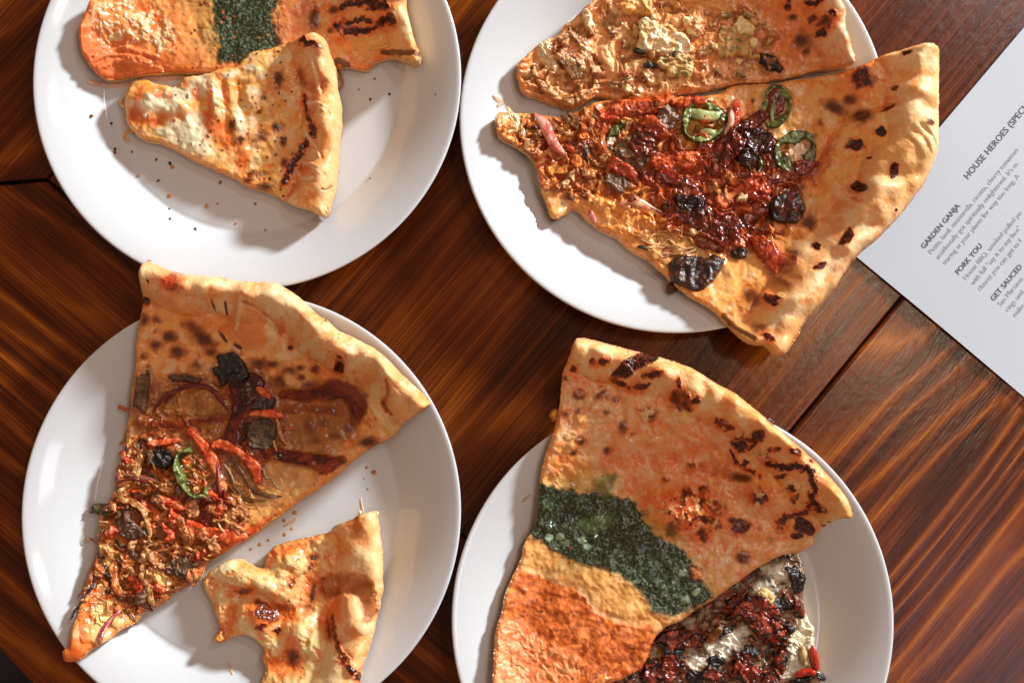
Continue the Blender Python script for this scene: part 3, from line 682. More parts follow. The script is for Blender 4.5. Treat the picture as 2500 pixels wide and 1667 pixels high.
def strand(s, name, pts, w, cols=((214, 150, 88), (170, 96, 48)), lift=1.0, gloss=0.35, mat=None, flat=0.7, fib=0.18, ends=0.25, root=None, nseg=6, zabs=None, wob=0.0):
    if name == 'sauce_ribbon':
        return ribbon(s, name, [p[:2] for p in pts], np.asarray(w)*1.1, 2.0, cols, gloss, M_SAUCE, nz=0.16, fine=30, zadd=0.25*lift)
    """bent shred: pts photo pixels (x, y[, extra lift mm]), w half width in pixels (one or per point)"""
    _cnt[0] += 1; sd = _cnt[0]*7
    if name in ('pork_shred', 'charred_shred'):
        w = np.asarray(w, float)*0.64; r_ = random.Random(sd); q_ = []
        for i_, p_ in enumerate(pts):
            q_.append((p_[0]+r_.uniform(-3, 3), p_[1]+r_.uniform(-3, 3), r_.uniform(-0.3, 0.4)))
            if i_ < len(pts)-1: q_.append(((p_[0]+pts[i_+1][0])/2+r_.uniform(-4, 4), (p_[1]+pts[i_+1][1])/2+r_.uniform(-4, 4), r_.uniform(-0.5, 0.5)))
        if np.ndim(w): w = [v_ for i_ in range(len(w)) for v_ in ([w[i_], (w[i_]+w[min(i_+1, len(w)-1)])/2*r_.uniform(.7, 1.2)] if i_ < len(w)-1 else [w[i_]])]
        pts = q_; fib = 0.32; lift = lift*0.7
    pts = [tuple(p)+(0,)*(3-len(p)) for p in pts]; w = list(w) if np.ndim(w) else [w]*len(pts)
    c = catmull(np.c_[np.array(pts, float), np.array(w, float)], nseg); n = len(c); m = 12
    zz = []
    for q in c: zz.append((s.z(q[0], q[1]) if zabs is None else zabs)+0.001*(lift+q[2]))
    zz = np.array(zz)
    for _ in range(3): zz[1:-1] = 0.25*zz[:-2]+0.5*zz[1:-1]+0.25*zz[2:]
    X, Y, _ = P(c[:, 0], c[:, 1], zz); ctr = np.stack([X, Y, zz], -1)
    t = np.gradient(ctr, axis=0); t /= np.linalg.norm(t, axis=1, keepdims=True)+1e-9
    side = np.cross(t, np.array([0, 0, 1.0])); side /= np.linalg.norm(side, axis=1, keepdims=True)+1e-9; up = np.cross(side, t)
    th = np.arange(m)/m*2*math.pi; S = np.linspace(0, 1, n)
    r = c[:, 3]*PXM; tap = np.minimum(1, np.minimum(S, 1-S)/0.16)**0.6; r = r*(ends+(1-ends)*tap)
    rr = r[:, None]*(1+fib*np.cos(4*th[None, :]+5*S[:, None]+sd)+fib*1.3*vnoise(S[:, None]*n*0.35+sd+0*th[None, :], th[None, :]*1.1+0*S[:, None], sd))
    nb = 3 if (name in ('pork_shred', 'chicken_shred') and c[:, 3].max() > 4.5) else 1; V = []; f = []; S0, th0 = S, th
    for kb in range(nb):
        off = 0 if nb == 1 else (kb-1)*0.62*r*(1+0.5*vnoise(S*3.1+kb*5+sd, S*0+kb, sd+kb)); sc = 1.0 if nb == 1 else (0.52+0.12*((kb+sd) % 3))
        lz = 0 if nb == 1 else 0.35*r*vnoise(S*4+kb*9, S*0+sd*0.1, sd+kb)
        c2 = ctr+side*np.reshape(off, (-1, 1))+up*np.reshape(lz, (-1, 1)) if nb > 1 else ctr
        V.append((c2[:, None, :]+(rr*sc)[..., None]*(np.cos(th)[None, :, None]*side[:, None, :]+flat*np.sin(th)[None, :, None]*up[:, None, :])).reshape(-1, 3))
        o_ = kb*n*m
        f += [tuple(o_+z_ for z_ in (i*m+j, i*m+(j+1) % m, (i+1)*m+(j+1) % m, (i+1)*m+j))[::-1] for i in range(n-1) for j in range(m)]
        f.append(tuple(o_+j for j in range(m))); f.append(tuple(o_+(n-1)*m+j for j in range(m))[::-1])
    v = np.concatenate(V)
    sx = np.concatenate([np.repeat(S*n*0.25, m)+3.3*kb for kb in range(nb)]); sy = np.tile(th, n*nb)
    a = sstep(-0.3, 0.4, fbm(sx, sy*0.8, 1.0, 3, sd)); col = C(*cols[0])*(1-a[:, None])+C(*cols[1])*a[:, None]
    if len(cols) > 2:
        b = sstep(0.05, 0.45, fbm(sx*0.6, sy*0.4+5, 1.0, 2, sd+2)); col = col*(1-b[:, None])+C(*cols[2])*b[:, None]
    return mesh_obj(name, v, f, mat or M_MEAT, root or s.root, np.clip(col, 0.002, 0.95), gloss)
def pepper_ring(s, x, y, rx, ry, rot=0, h=2.2, wall=0.26, a0=0, a1=360, lobes=3, cols=((58, 66, 22), (126, 136, 62), (176, 182, 112)), tilt=(0, 0), gloss=0.22, zadd=0.0, membrane=True):
    """cut ring: dark skin outside, pale lobed inside"""
    _cnt[0] += 1; r = random.Random(_cnt[0]*3+int(x)); a = math.radians(rot); out = []; inn = []
    full = abs(a1-a0) >= 359; n = 22; ph = r.uniform(0, 6)
    for i in range(n):
        t = math.radians(a0+(a1-a0)*i/(n if full else n-1)); g = 1+0.05*math.sin(lobes*t+ph)+r.uniform(-.02, .02); w = 1.45*wall*(1+0.45*math.sin(lobes*t+ph+2)+r.uniform(-.12, .12))
        for L_, k in ((out, g), (inn, g-w)):
            u, v = k*rx*math.cos(t), k*ry*math.sin(t); L_.append((x+u*math.cos(a)-v*math.sin(a), y+u*math.sin(a)+v*math.cos(a)))
    kw = dict(h=h, cols=(cols[1], cols[0], cols[2]), gloss=gloss, mat=M_VEG, edge=6, nz=0.15, slope=(tilt[1]*.1, tilt[0]*.1), zadd=zadd*0.5, follow=0.3, rag=0.7, skin=cols[0], fine=12, halo=((110, 84, 26), .5))
    if full: return drape(s, 'jalapeno_ring', out, hole=inn, **kw)
    return drape(s, 'jalapeno_ring', out+inn[::-1], **kw)
def heap(s, poly, n, seed, size=(7, 15), pals=(), hh=(1.2, 2.4), shred=0.5, names=('pork_shred', 'pork_piece'), ang=None):
    """loose pile of small torn pieces and shreds inside poly"""
    r = random.Random(seed); p = np.asarray(poly); x0, y0 = p.min(0); x1, y1 = p.max(0); k = 0
    while k < n:
        x, y = r.uniform(x0, x1), r.uniform(y0, y1)
        if not in_poly(np.array([x]), np.array([y]), p)[0] or not in_poly(np.array([x]), np.array([y]), s.out)[0]: continue
        k += 1; cols = r.choice(pals); a = r.uniform(0, 6.28) if ang is None else math.radians(r.gauss(ang, 35)); l = r.uniform(*size)
        if r.random() < shred:
            l *= 1.25; b = a+r.uniform(-.9, .9)
            strand(s, names[0], [(x-l*math.cos(a), y-l*math.sin(a)), (x+r.uniform(-3, 3), y+r.uniform(-3, 3)), (x+l*math.cos(b), y+l*math.sin(b))], [1.5, r.uniform(2.6, 5.6), 1.2], cols, r.uniform(0, 1.3), r.uniform(.26, .42), M_MEAT, .7, .2, nseg=4)
        else:
            lump(s, names[1], x, y, l, l*r.uniform(.4, .75), r.uniform(*hh), math.degrees(a), cols, r.uniform(.24, .38), r.choice([M_MEAT, M_SAUCE]), .9, .35)
def crumbs(name, pts, cols, label=None, cat=None, parent=None, k=2):
    """many tiny specks joined: (x, y, z metres, rx, ry, h mm, rot)"""
    v0, f0 = ico(k); V = []; F = []; Cc = []; n = 0; rnd = random.Random(len(pts))
    for (x, y, z, rx, ry, h, rot) in pts:
        _cnt[0] += 1
        q = v0*(1+0.6*n3(v0, 0.7, 2, _cnt[0])[:, None])*np.array([rx*0.85*PXM, ry*0.85*PXM, h*0.0007]); a = math.radians(rot); ca, sa = math.cos(a), math.sin(a)
        q = np.stack([q[:, 0]*ca-q[:, 1]*sa, q[:, 0]*sa+q[:, 1]*ca, q[:, 2]], -1)
        X, Y, _ = P(x, y, z); V.append(q+np.array([float(X), float(Y), z+h*0.0004])); F.append(f0+n); n += len(v0)
        Cc.append(np.tile(C(*cols[rnd.randrange(len(cols))]), (len(v0), 1)))
    V = np.concatenate(V)
    o = mesh_obj(name, V, np.concatenate(F), M_MEAT, parent, np.concatenate(Cc), 0.4, origin=None if parent is not None else V.mean(0))
    tag(o, label, cat, None, 'stuff'); return o
def plate_z(i, px, py):
    x, y, _ = P(px, py, 0.006); r = math.hypot(float(x)-plates[i][0], float(y)-plates[i][1])/PLATE_R
    return float(plate_top(min(r, 0.98)))+0.0003
def smear(i, pts, w, col, label, h=0.00025):
    """thin sauce stain on plate i following pts"""
    c = catmull(pts, 5); V = []; F = []; Cc = []; n = len(c); ws = np.interp(np.linspace(0, 1, n), np.linspace(0, 1, len(w)), w)
    t = np.gradient(c, axis=0); t /= np.linalg.norm(t, axis=1, keepdims=True); _cnt[0] += 1
    for k in range(n):
        for j, u in enumerate((-1, -0.55, 0, 0.55, 1)):
            ww = ws[k]*(1+0.5*mnoise.noise((k*0.5, j, _cnt[0]))) ; x = c[k, 0]-t[k, 1]*u*ww; y = c[k, 1]+t[k, 0]*u*ww
            z = plate_z(i, x, y)+h*(1-u*u)*(1 if 0 < k < n-1 else 0)-(0.0004 if abs(u) == 1 or k in (0, n-1) else 0)
            X, Y, _ = P(x, y, z); V.append((float(X), float(Y), z))
            Cc.append(C(*col)*(1+0.3*mnoise.noise((k*0.4, j*0.7, _cnt[0]+3))))
    for k in range(n-1):
        for j in range(4): F.append((k*5+j, k*5+j+1, k*5+5+j+1, k*5+5+j))
    V = np.array(V); Cc = [0.45*c_+0.55*C(224, 206, 190) for c_ in Cc]; o = mesh_obj('sauce_smear', V, F, M_SAUCE, None, np.clip(np.array(Cc), 0.002, .95), 0.25, origin=V.mean(0))
    return tag(o, label, 'sauce smear')

# ================================================================== slice 1: pesto slice cut by the upper edge of the picture
S = Slice('pesto and tomato slice with browned crust lying behind the small cheese slice',
          [(206, 20), (196, 43), (188, 70), (190, 100), (196, 125), (206, 145), (222, 168), (242, 183), (267, 190), (300, 187), (342, 178), (406, 172), (470, 172), (560, 170), (650, 150), (740, 140), (813, 158), (856, 159), (896, 166), (912, 148), (962, 137), (994, 148), (1018, 155), (1026, 132), (1015, 110), (1003, 60), (992, 21), (990, -20), (985, -80), (960, -170), (760, -150), (500, -90), (300, -40), (225, -10)],
          [(1040, 170), (1015, 110), (1003, 60), (992, 21), (990, -20), (985, -80), (960, -170)], 0, T=9, hc=10, cw=75, seed=11, nz=1.3, group='pizza slices on the plates',
          pal=[(232, 170, 100), (222, 120, 52), (200, 122, 84), (176, 84, 30)])
S.paint(S.poly([(180, 60), (230, 20), (330, 0), (420, 40), (470, 120), (470, 190), (260, 200), (190, 150)], 14, 8), (208, 112, 56), 0.7)
S.paint(S.poly([(180, 60), (230, 20), (330, 0), (470, 20), (500, 120), (470, 190), (260, 200), (190, 150)], 14, 8)*sstep(0, .5, S.n(22, 4, 70)), (226, 140, 64), .6)
S.hill(300, 62, 95, 58, 20, 4.0); S.hill(330, 140, 110, 30, -8, 1.5)
tipm = S.poly([(225, 30), (300, 0), (380, 20), (430, 80), (400, 130), (320, 110), (235, 112)], 20, 14)
S.paint(tipm*sstep(-.05, .45, S.n(40, 3, 71)), (240, 170, 104), .75, .5)
S.paint(tipm*sstep(.05, .4, S.n(26, 4, 72)), (252, 220, 176), .85, .7, .24)
S.paint(tipm*sstep(.3, .5, S.n(14, 3, 73)), (255, 240, 216), .8, .3, .2)
for (x, y, rx, ry, r) in [(389, 98, 13, 24, -20), (505, 84, 15, 12, 0), (410, 66, 10, 7, 0), (352, 60, 8, 30, -25)]:
    S.paint(S.ell(x, y, rx, ry, r, 0.5, 0.5), (252, 226, 186), 0.75, 0.6, 0.28)
for k, (x0, y0) in enumerate([(215, 150), (240, 165), (230, 135)]):
    S.paint(S.stroke([(x0, y0), (x0+50, y0-18), (x0+100, y0-12), (x0+150, y0+2)], 5, 0.5, 0.6), (228, 150, 102), 0.7, 1.2)
S.paint(S.poly([(200, 100), (260, 108), (320, 112), (380, 130), (420, 165), (300, 190), (230, 178)], 10, 8), (172, 90, 50), 0.5)  # shaded underside of the folded tip cheese painted darker
S.paint(S.poly([(450, -20), (520, -20), (520, 60), (530, 120), (500, 150), (450, 140), (430, 60)], 12, 10), (206, 150, 96), 0.6)
pm = S.poly([(512, -30), (520, 30), (526, 80), (534, 120), (542, 150), (600, 150), (640, 140), (690, 110), (676, 70), (664, 35), (690, -40), (640, -120), (540, -100)], 7, 9)
S.paint(S.poly([(440, -40), (540, -20), (545, 150), (500, 120), (470, 40)], 16, 14), (120, 118, 66), 0.45)
def pesto_on(S, pm, lightspots=True):
    S.paint(pm, (30, 50, 38), 0.97, 0.5, 0.22, 'pesto')
    S.paint(pm*sstep(0.0, 0.6, S.n(46, 3, 31)), (46, 66, 44), 0.7)
    S.paint(pm*sstep(0.05, 0.5, S.n(13, 3, 32)), (18, 28, 18), 0.6)
    S.paint(pm*sstep(0.25, 0.5, S.n(8, 3, 36)+0.3*S.n(50, 2, 37)), (112, 130, 108), 0.6, 0.05)
    S.paint(pm*sstep(0.32, 0.5, S.n(5, 2, 38)), (150, 160, 138), 0.35, 0.0)
    S.H = S.H+pm*(0.15*S.n(22, 2, 35))
pesto_on(S, pm)
reg = (S.X > 420) & (S.X < 720) & (S.sd > 6) & (S.Y > -10)
S.flecks(70, reg, [(190, 90, 40), (226, 150, 70), (150, 60, 26), (96, 44, 20)], (2, 4), 0.3)
S.paint(S.poly([(690, -40), (745, -40), (760, 60), (740, 110), (690, 110), (675, 60)], 10, 8), (205, 136, 98), 0.7, 1.2)
S.toast(768, 44, 13, 26); S.toast(815, 22, 14, 10); S.toast(808, 74, 9, 7); S.toast(842, 52, 12, 10)
S.hill(900, 20, 90, 34, 10, 5.5); S.hill(905, 95, 95, 28, -8, 3.0)
S.paint(S.ell(905, 44, 60, 14, 6, 0.3, 0.4), (240, 190, 124), 0.8, 1.0)
S.paint(S.ell(930, 105, 70, 22, -8, 0.3, 0.5), (236, 178, 104), 0.7)
S.burnline([(836, 18), (880, 8), (912, 16), (942, 32)], [7, 12, 13, 9], 1.3)
S.burnline([(824, 62), (858, 76), (892, 76), (925, 58), (950, 50), (960, 66)], [8, 10, 7, 8, 7, 8], 1.2)
S.burnline([(845, 60), (880, 48), (905, 54)], 5, 0.8)
S.paint(S.stroke([(935, 124), (985, 132), (1024, 134)], 7, 0.3, 0.4), (92, 42, 18), 0.85, -1.5)
S.paint(S.stroke([(815, 150), (830, 148), (845, 154)], 9, 0.3, 0.4), (60, 34, 20), 0.8)
S.grain(); S.finish(); S1 = S
strand(S1, 'cheese_string', [(905, 120), (930, 116), (950, 110)], [3, 2.2, 4], ((236, 160, 80), (240, 190, 110)), 1.2, 0.3, M_CHEESE, 0.8, 0.05)
strand(S1, 'cheese_string', [(818, 150), (832, 178), (838, 205), (830, 218), (824, 205), (836, 185)], [3, 2.4, 2.4, 2.4, 2.2, 2], ((214, 128, 50), (190, 104, 40)), 0.6, 0.3, M_CHEESE, 0.7, 0.05, zabs=0.0062)

# ================================================================== slice 2: small cheese slice
o2 = [(302, 262), (300, 240), (308, 212), (326, 194), (349, 190), (367, 197), (402, 206), (428, 207), (440, 193), (452, 184), (505, 175), (522, 169), (549, 159), (572, 156), (596, 136), (613, 122), (660, 115), (692, 102), (739, 98), (769, 89), (795, 98), (807, 130), (816, 159), (824, 212), (830, 262), (832, 300), (827, 344), (822, 403), (816, 455), (807, 491), (792, 527), (769, 517), (710, 497), (648, 464), (607, 456), (578, 438), (528, 413), (496, 400), (452, 379), (417, 360), (381, 345), (352, 338), (326, 323), (306, 294)]
S = Slice('small cheese slice with brown blistered crust and scattered pepper flakes', o2, [(780, 70), (795, 98), (807, 130), (816, 159), (824, 212), (830, 262), (832, 300), (827, 344), (822, 403), (816, 455), (807, 491), (785, 550)], 0, T=10, hc=14, cw=92, seed=23, rag=2.0, nz=1.5, group='pizza slices on the plates',
          pal=[(228, 184, 118), (222, 148, 62), (216, 152, 100), (196, 112, 44)], lift=lambda X, Y: 2.5*sstep(330, 160, Y)*sstep(300, 420, X),
          crustpal=[(232, 166, 92), (248, 208, 150), (206, 112, 44), (178, 84, 28)])
S.hill(345, 240, 55, 50, 0, 3.5); S.hill(520, 260, 30, 95, -8, 2.2); S.hill(565, 260, 22, 90, -8, 1.6); S.hill(440, 270, 50, 60, 0, 1.5)
for (x, y, rx, ry, r) in [(352, 258, 38, 16, -10), (438, 228, 34, 26, -20), (486, 208, 34, 24, -15), (462, 312, 60, 34, 25), (400, 250, 36, 26, 0), (612, 222, 18, 12, 0), (470, 350, 60, 22, 22), (560, 180, 18, 10, -20), (612, 165, 16, 8, 10), (585, 300, 12, 40, -12), (522, 240, 5, 30, -6), (395, 320, 22, 12, 20)]:
    S.paint(S.ell(x, y, rx, ry, r, 0.35, 0.5), (240, 232, 208), 0.9, 0.5, 0.24)
for (x, y, rx, ry, r) in [(340, 232, 13, 18, 20), (380, 226, 14, 20, -30), (411, 235, 6, 14, 10), (475, 225, 12, 18, 0), (452, 205, 10, 8, 0), (513, 245, 9, 50, -6), (508, 300, 14, 30, -10), (550, 235, 10, 40, -8), (385, 290, 26, 18, -20), (440, 285, 12, 10, 0), (335, 285, 28, 20, 40), (545, 330, 24, 40, -12), (590, 390, 16, 30, 0)]:
    S.paint(S.ell(x, y, rx, ry, r, 0.35, 0.5), (214, 112, 44), 0.75, -0.3)
for (x, y, rx, ry, r) in [(510, 290, 10, 22, -10), (330, 268, 12, 30, 30), (387, 232, 8, 10, 0), (372, 300, 18, 10, -15)]:
    S.paint(S.ell(x, y, rx, ry, r, 0.35, 0.5), (168, 70, 26), 0.6)
for a in [(679, 189, 13, 20), (675, 309, 16, 15), (635, 329, 16, 14), (613, 423, 11, 8), (641, 422, 11, 8), (648, 453, 17, 11), (604, 438, 12, 7), (694, 397, 9, 13), (588, 341, 12, 10), (640, 238, 7, 7), (565, 305, 8, 14), (690, 345, 10, 12), (632, 270, 7, 5)]: S.toast(*a)
S.burnline([(745, 233), (748, 262), (754, 291), (764, 315), (769, 329), (742, 358), (722, 385), (704, 423), (690, 450)], [4, 5, 5, 7, 8, 9, 8, 6, 5], 1.0)
S.burnline([(742, 108), (752, 116), (772, 122), (795, 128)], [8, 6, 6, 8], 0.8)
S.paint(S.ell(739, 324, 16, 12, 20, 0.3, 0.3), (246, 200, 120), 0.9, 1.2, 0.2)
S.paint(S.stroke([(728, 180), (742, 205), (765, 215), (790, 212)], 13, 0.3, 0.6), (156, 74, 28), 0.7, -1.5)  # shadow at the upper start of the crust painted in as brown
S.paint(S.stroke([(770, 215), (772, 260), (762, 280)], 12, 0.4, 0.6), (182, 92, 36), 0.7)
S.paint(S.stroke([(725, 460), (735, 430), (745, 400)], 12, 0.4, 0.7), (190, 100, 40), 0.7)
S.hill(775, 180, 30, 35, 0, 2.0); S.hill(785, 285, 28, 45, 0, 2.0); S.hill(765, 440, 48, 50, -20, 4); S.hill(775, 365, 34, 34, 0, 2.0)
for p in ([(748, 330), (770, 360), (782, 385)], [(735, 395), (765, 410), (790, 430)], [(760, 150), (775, 190), (780, 225)], [(755, 255), (780, 262), (800, 280)], [(725, 420), (740, 440), (765, 445)]):
    S.paint(S.stroke(p, 5, 0.4, 0.7), (252, 218, 168), 0.55, 0.8)  # bright highlights along the crust folds painted on
    S.H = S.H-0.8*S.stroke([(a+9, b+8) for a, b in p], 3.5, 0.3, 0.6)
S.paint(sstep(26, 4, S.rd)*S.crust, (246, 198, 136), 0.65)
S.paint(S.stroke([(790, 470), (802, 468), (812, 455)], 1.6, 0.2, 0.4), (110, 52, 22), 0.9, -0.8)
S.bubbles(22, (S.sd > 14) & (S.crust < .3), (12, 30), (.4, 1.2))
S.flecks(95, (S.X > 420) & (S.X < 720) & (S.sd > 6) & (S.Y > 180), [(84, 34, 16), (120, 48, 20), (58, 30, 16), (150, 66, 28)], (1.7, 3.8), 0.3)
S.flecks(14, (S.X > 560) & (S.X < 700) & (S.sd > 6), [(34, 26, 16)], (3, 5), 0.3)
S.grain(); S.finish(); S2 = S
strand(S2, 'cheese_string', [(330, 320), (312, 322), (304, 335), (316, 346)], [4, 3, 2.5, 3], ((232, 160, 70), (214, 130, 50)), -3, 0.3, M_CHEESE, 0.7, 0.1)
strand(S2, 'cheese_string', [(306, 262), (296, 255), (294, 245), (302, 238)], [4, 4, 3.5, 3], ((232, 170, 84), (240, 196, 120)), -1.5, 0.3, M_CHEESE, 0.7, 0.1)
lump(S2, 'garlic_bit', 676, 208, 6, 5, 1.2, 20, ((236, 204, 140), (220, 170, 96)), 0.35, M_CHEESE, k=3)
lump(S2, 'ricotta_bit', 353, 283, 7, 6, 1.2, 0, ((248, 240, 222), (236, 220, 190)), 0.3, M_CHEESE, k=3)

# ================================================================== slice 3: whole pork slice on the lower left plate
o3 = [(359, 640), (382, 647), (419, 663), (470, 671), (555, 680), (590, 686), (641, 688), (675, 692), (698, 705), (727, 723), (775, 768), (796, 780), (811, 796), (838, 814), (882, 832), (936, 868), (980, 913), (1025, 955), (1050, 986), (1005, 1018), (949, 1069), (915, 1086), (866, 1118), (834, 1148), (798, 1176), (715, 1233), (612, 1308), (507, 1372), (487, 1410), (418, 1452), (385, 1480), (345, 1497), (326, 1522), (298, 1535), (270, 1555), (245, 1572), (215, 1589), (189, 1612), (158, 1618), (148, 1608), (149, 1591), (164, 1574), (172, 1535), (185, 1503), (196, 1461), (208, 1427), (228, 1376), (236, 1346), (237, 1325), (234, 1308), (239, 1278), (244, 1250), (266, 1229), (277, 1193), (279, 1155), (302, 1084), (313, 999), (319, 946), (328, 893), (330, 845), (337, 782), (346, 743), (349, 705), (351, 663)]
r3 = [(330, 632), (359, 640), (419, 663), (470, 671), (555, 680), (590, 686), (641, 688), (675, 692), (698, 705), (727, 723), (775, 768), (811, 796), (882, 832), (936, 868), (980, 913), (1025, 955), (1075, 1010)]
S = Slice('whole slice with pulled pork, barbecue sauce and a large pale crust bubble', o3, r3, 2, T=8, hc=17, cw=98, seed=37, rag=1.8, group='pizza slices on the plates',
          pal=[(216, 164, 100), (200, 124, 58), (192, 130, 78), (150, 82, 34)], crustpal=[(232, 180, 114), (245, 214, 160), (214, 140, 70), (186, 104, 44)])
S.hill(612, 800, 62, 56, 10, 5.5, 0.6); S.hill(650, 745, 60, 40, 30, 4); S.hill(500, 705, 90, 32, 6, 2)
S.hill(960, 975, 60, 26, 50, 3); S.hill(905, 1010, 26, 48, -30, 3)
S.paint(S.ell(605, 800, 56, 50, 10, 0.15, 0.3), (218, 142, 74), 0.85)
S.paint(S.stroke([(598, 735), (588, 770), (574, 805)], [6, 6, 4], 0.3, 0.5), (250, 222, 166), 0.8, 0.8)
S.paint(S.stroke([(600, 742), (635, 757), (665, 785), (682, 820)], 4, 0.3, 0.6), (150, 74, 28), 0.7, -1.2)
S.paint(S.ell(662, 810, 12, 30, -8, 0.4, 0.5), (252, 228, 180), 0.8, 0.5)
S.paint(S.ell(675, 735, 34, 30, 30, 0.4, 0.6), (250, 226, 176), 0.6)
S.paint(S.stroke([(946, 930), (950, 960), (936, 985), (955, 1010)], [4, 6, 6, 4], 0.3, 0.5), (164, 88, 34), 0.8, -2.5)
S.paint(S.stroke([(915, 950), (915, 985), (935, 1020), (955, 1045)], 13, 0.25, 0.5), (248, 214, 156), 0.8, 1.5)
S.paint(S.poly([(360, 735), (460, 740), (560, 790), (600, 850), (480, 790), (380, 780)], 10, 6), (214, 142, 70), 0.6)
for (x, y, rx, ry, r) in [(525, 748, 4, 12, -5), (555, 753, 4, 17, 0), (542, 822, 5, 17, -35), (578, 845, 13, 6, 25), (372, 692, 3, 6, -30)]:
    S.paint(S.ell(x, y, rx, ry, r, 0.3, 0.25), (78, 30, 12), 0.92, -0.6)
S.paint(S.ell(550, 800, 16, 12, 0, .3, .4), (190, 100, 40), .6)
S.blister(426, 695, 24, 22, 0, 1.2, 0.35); S.paint(S.ell(424, 697, 20, 18, 0, 0.3, 0.4), (214, 92, 44), 0.75, 0.4, 0.15)
S.blister(831, 895, 12, 18, 10, 1.6); S.blister(708, 846, 6, 7, 0, 1.0); S.blister(355, 735, 11, 9, 0, 1.0)
for a in [(431, 858, 17, 17), (378, 840, 13, 11), (411, 821, 17, 13), (470, 799, 24, 12, 30), (496, 828, 32, 17, 38), (513, 860, 11, 9), (351, 782, 10, 13), (385, 780, 16, 9, 0, .7), (350, 870, 12, 9, 0, .6), (634, 886, 20, 12), (664, 888, 13, 8), (704, 907, 17, 11), (732, 897, 10, 7), (768, 901, 12, 9), (736, 920, 8, 7), (681, 931, 18, 14), (650, 935, 9, 7), (758, 942, 19, 10), (792, 946, 20, 11), (813, 933, 18, 9), (755, 1037, 15, 13), (790, 1035, 9, 11), (851, 1046, 12, 10), (819, 1063, 13, 8), (898, 1078, 24, 12), (770, 1075, 12, 8, 0, .5), (480, 890, 13, 10, 0, .6)]: S.toast(*a)
S.paint(S.poly([(610, 960), (700, 950), (830, 990), (850, 1060), (760, 1090), (650, 1060)], 20, 14), (150, 92, 40), 0.5)
S.sauce(S.stroke([(690, 962), (760, 966), (813, 958), (852, 962), (876, 990), (868, 1022)], [10, 15, 22, 26, 22, 14], 0.3, 0.25), (106, 28, 10), 1.5)
S.sauce(S.stroke([(700, 1000), (760, 995), (830, 1000)], [10, 12, 16], 0.4, 0.4), (158, 62, 24), 0.6, 0.75)
S.sauce(S.stroke([(585, 1098), (664, 1108), (749, 1122), (802, 1128), (836, 1124)], [13, 13, 15, 16, 10], 0.25, 0.25), (116, 30, 11), 1.4)
S.sauce(S.stroke([(760, 1130), (785, 1148), (815, 1140)], [8, 11, 8], 0.3, 0.3), (150, 48, 16), 0.8)
S.sauce(S.stroke([(330, 1030), (419, 1036), (483, 1028), (557, 1016)], [9, 11, 8, 8], 0.4, 0.35), (160, 58, 20), 0.8)
S.paint(S.poly([(330, 940), (430, 915), (560, 880), (640, 905), (760, 940), (880, 970), (880, 1040), (800, 1130), (640, 1210), (480, 1200), (320, 1110)], 26, 20), (118, 66, 28), .6, 0, .22)
S.mess(S.poly([(350, 960), (430, 940), (540, 930), (640, 1000), (700, 1060), (660, 1140), (560, 1150), (440, 1090), (340, 1060)], 18, 14), [(140, 92, 44), (110, 66, 30), (170, 112, 58), (130, 48, 20)], 24, .8, .2, .6)
S.sauce(S.stroke([(575, 930), (592, 975), (590, 1030), (566, 1075), (535, 1090)], [18, 26, 26, 22, 18], 0.3, 0.25), (92, 24, 12), 1.4, 0.94, 0.14, (48, 12, 8))
S.paint(S.poly([(290, 1080), (430, 1080), (520, 1160), (600, 1230), (560, 1330), (420, 1450), (300, 1500), (220, 1430), (240, 1300), (280, 1180)], 18, 16), (128, 74, 34), 0.62, 0.8, 0.26)
S.mess(S.poly([(280, 1080), (400, 1070), (480, 1120), (560, 1180), (640, 1190), (600, 1260), (520, 1340), (430, 1440), (330, 1500), (230, 1530), (215, 1450), (240, 1300), (270, 1180)], 14, 12), [(92, 48, 24), (176, 100, 50), (60, 30, 18), (206, 96, 40), (214, 164, 98), (112, 74, 40)], 20, 1.3)
S.sauce(S.poly([(430, 1215), (520, 1195), (580, 1215), (590, 1290), (500, 1310), (440, 1270)], 8, 10), (110, 32, 14), 0.8)
S.sauce(S.stroke([(500, 1360), (560, 1330), (610, 1295), (680, 1245)], [7, 9, 8, 5], 0.4, 0.4), (186, 78, 34), 0.8)
S.paint(S.poly([(660, 1120), (760, 1150), (770, 1180), (700, 1235), (620, 1280), (560, 1210), (640, 1160)], 12, 12), (206, 160, 104), 0.55)
for (x, y, rx, ry, r) in [(258, 1352, 16, 24, 0), (385, 1402, 26, 16, 45), (398, 1420, 16, 20, -20), (250, 1500, 24, 30, -30), (235, 1545, 24, 26, 0), (284, 1520, 15, 14, 0), (650, 1215, 26, 14, -30), (725, 1200, 20, 10, -30), (560, 1265, 14, 18, 0)]:
    S.paint(S.ell(x, y, rx, ry, r, 0.35, 0.45), (240, 206, 142), 0.85, 1.3, 0.2)
S.paint(S.poly([(150, 1600), (170, 1560), (215, 1560), (235, 1580), (190, 1612), (158, 1620)], 6, 4), (226, 130, 52), 0.8)
S.paint(S.ell(180, 1592, 18, 14, 20, .3, .5), (176, 74, 28), .7)
S.paint(S.stroke([(205, 1560), (200, 1520), (215, 1475), (236, 1440)], [9, 9, 9, 7], .4, .5), (220, 118, 48), .7, .8)
S.bubbles(26, (S.sd > 14) & (S.crust < .3) & (S.Y < 1100), (10, 28), (.3, 1.0))
S.bubbles(7, (S.crust > .8) & (S.sd > 10), (18, 44), (.6, 1.8), 3)
S.paint(S.poly([(430, 965), (500, 950), (545, 985), (545, 1010), (470, 1015), (400, 1000)], 10, 6), (160, 116, 62), .55, 1.2, .2)
S.grain(); S.finish(); S3 = S
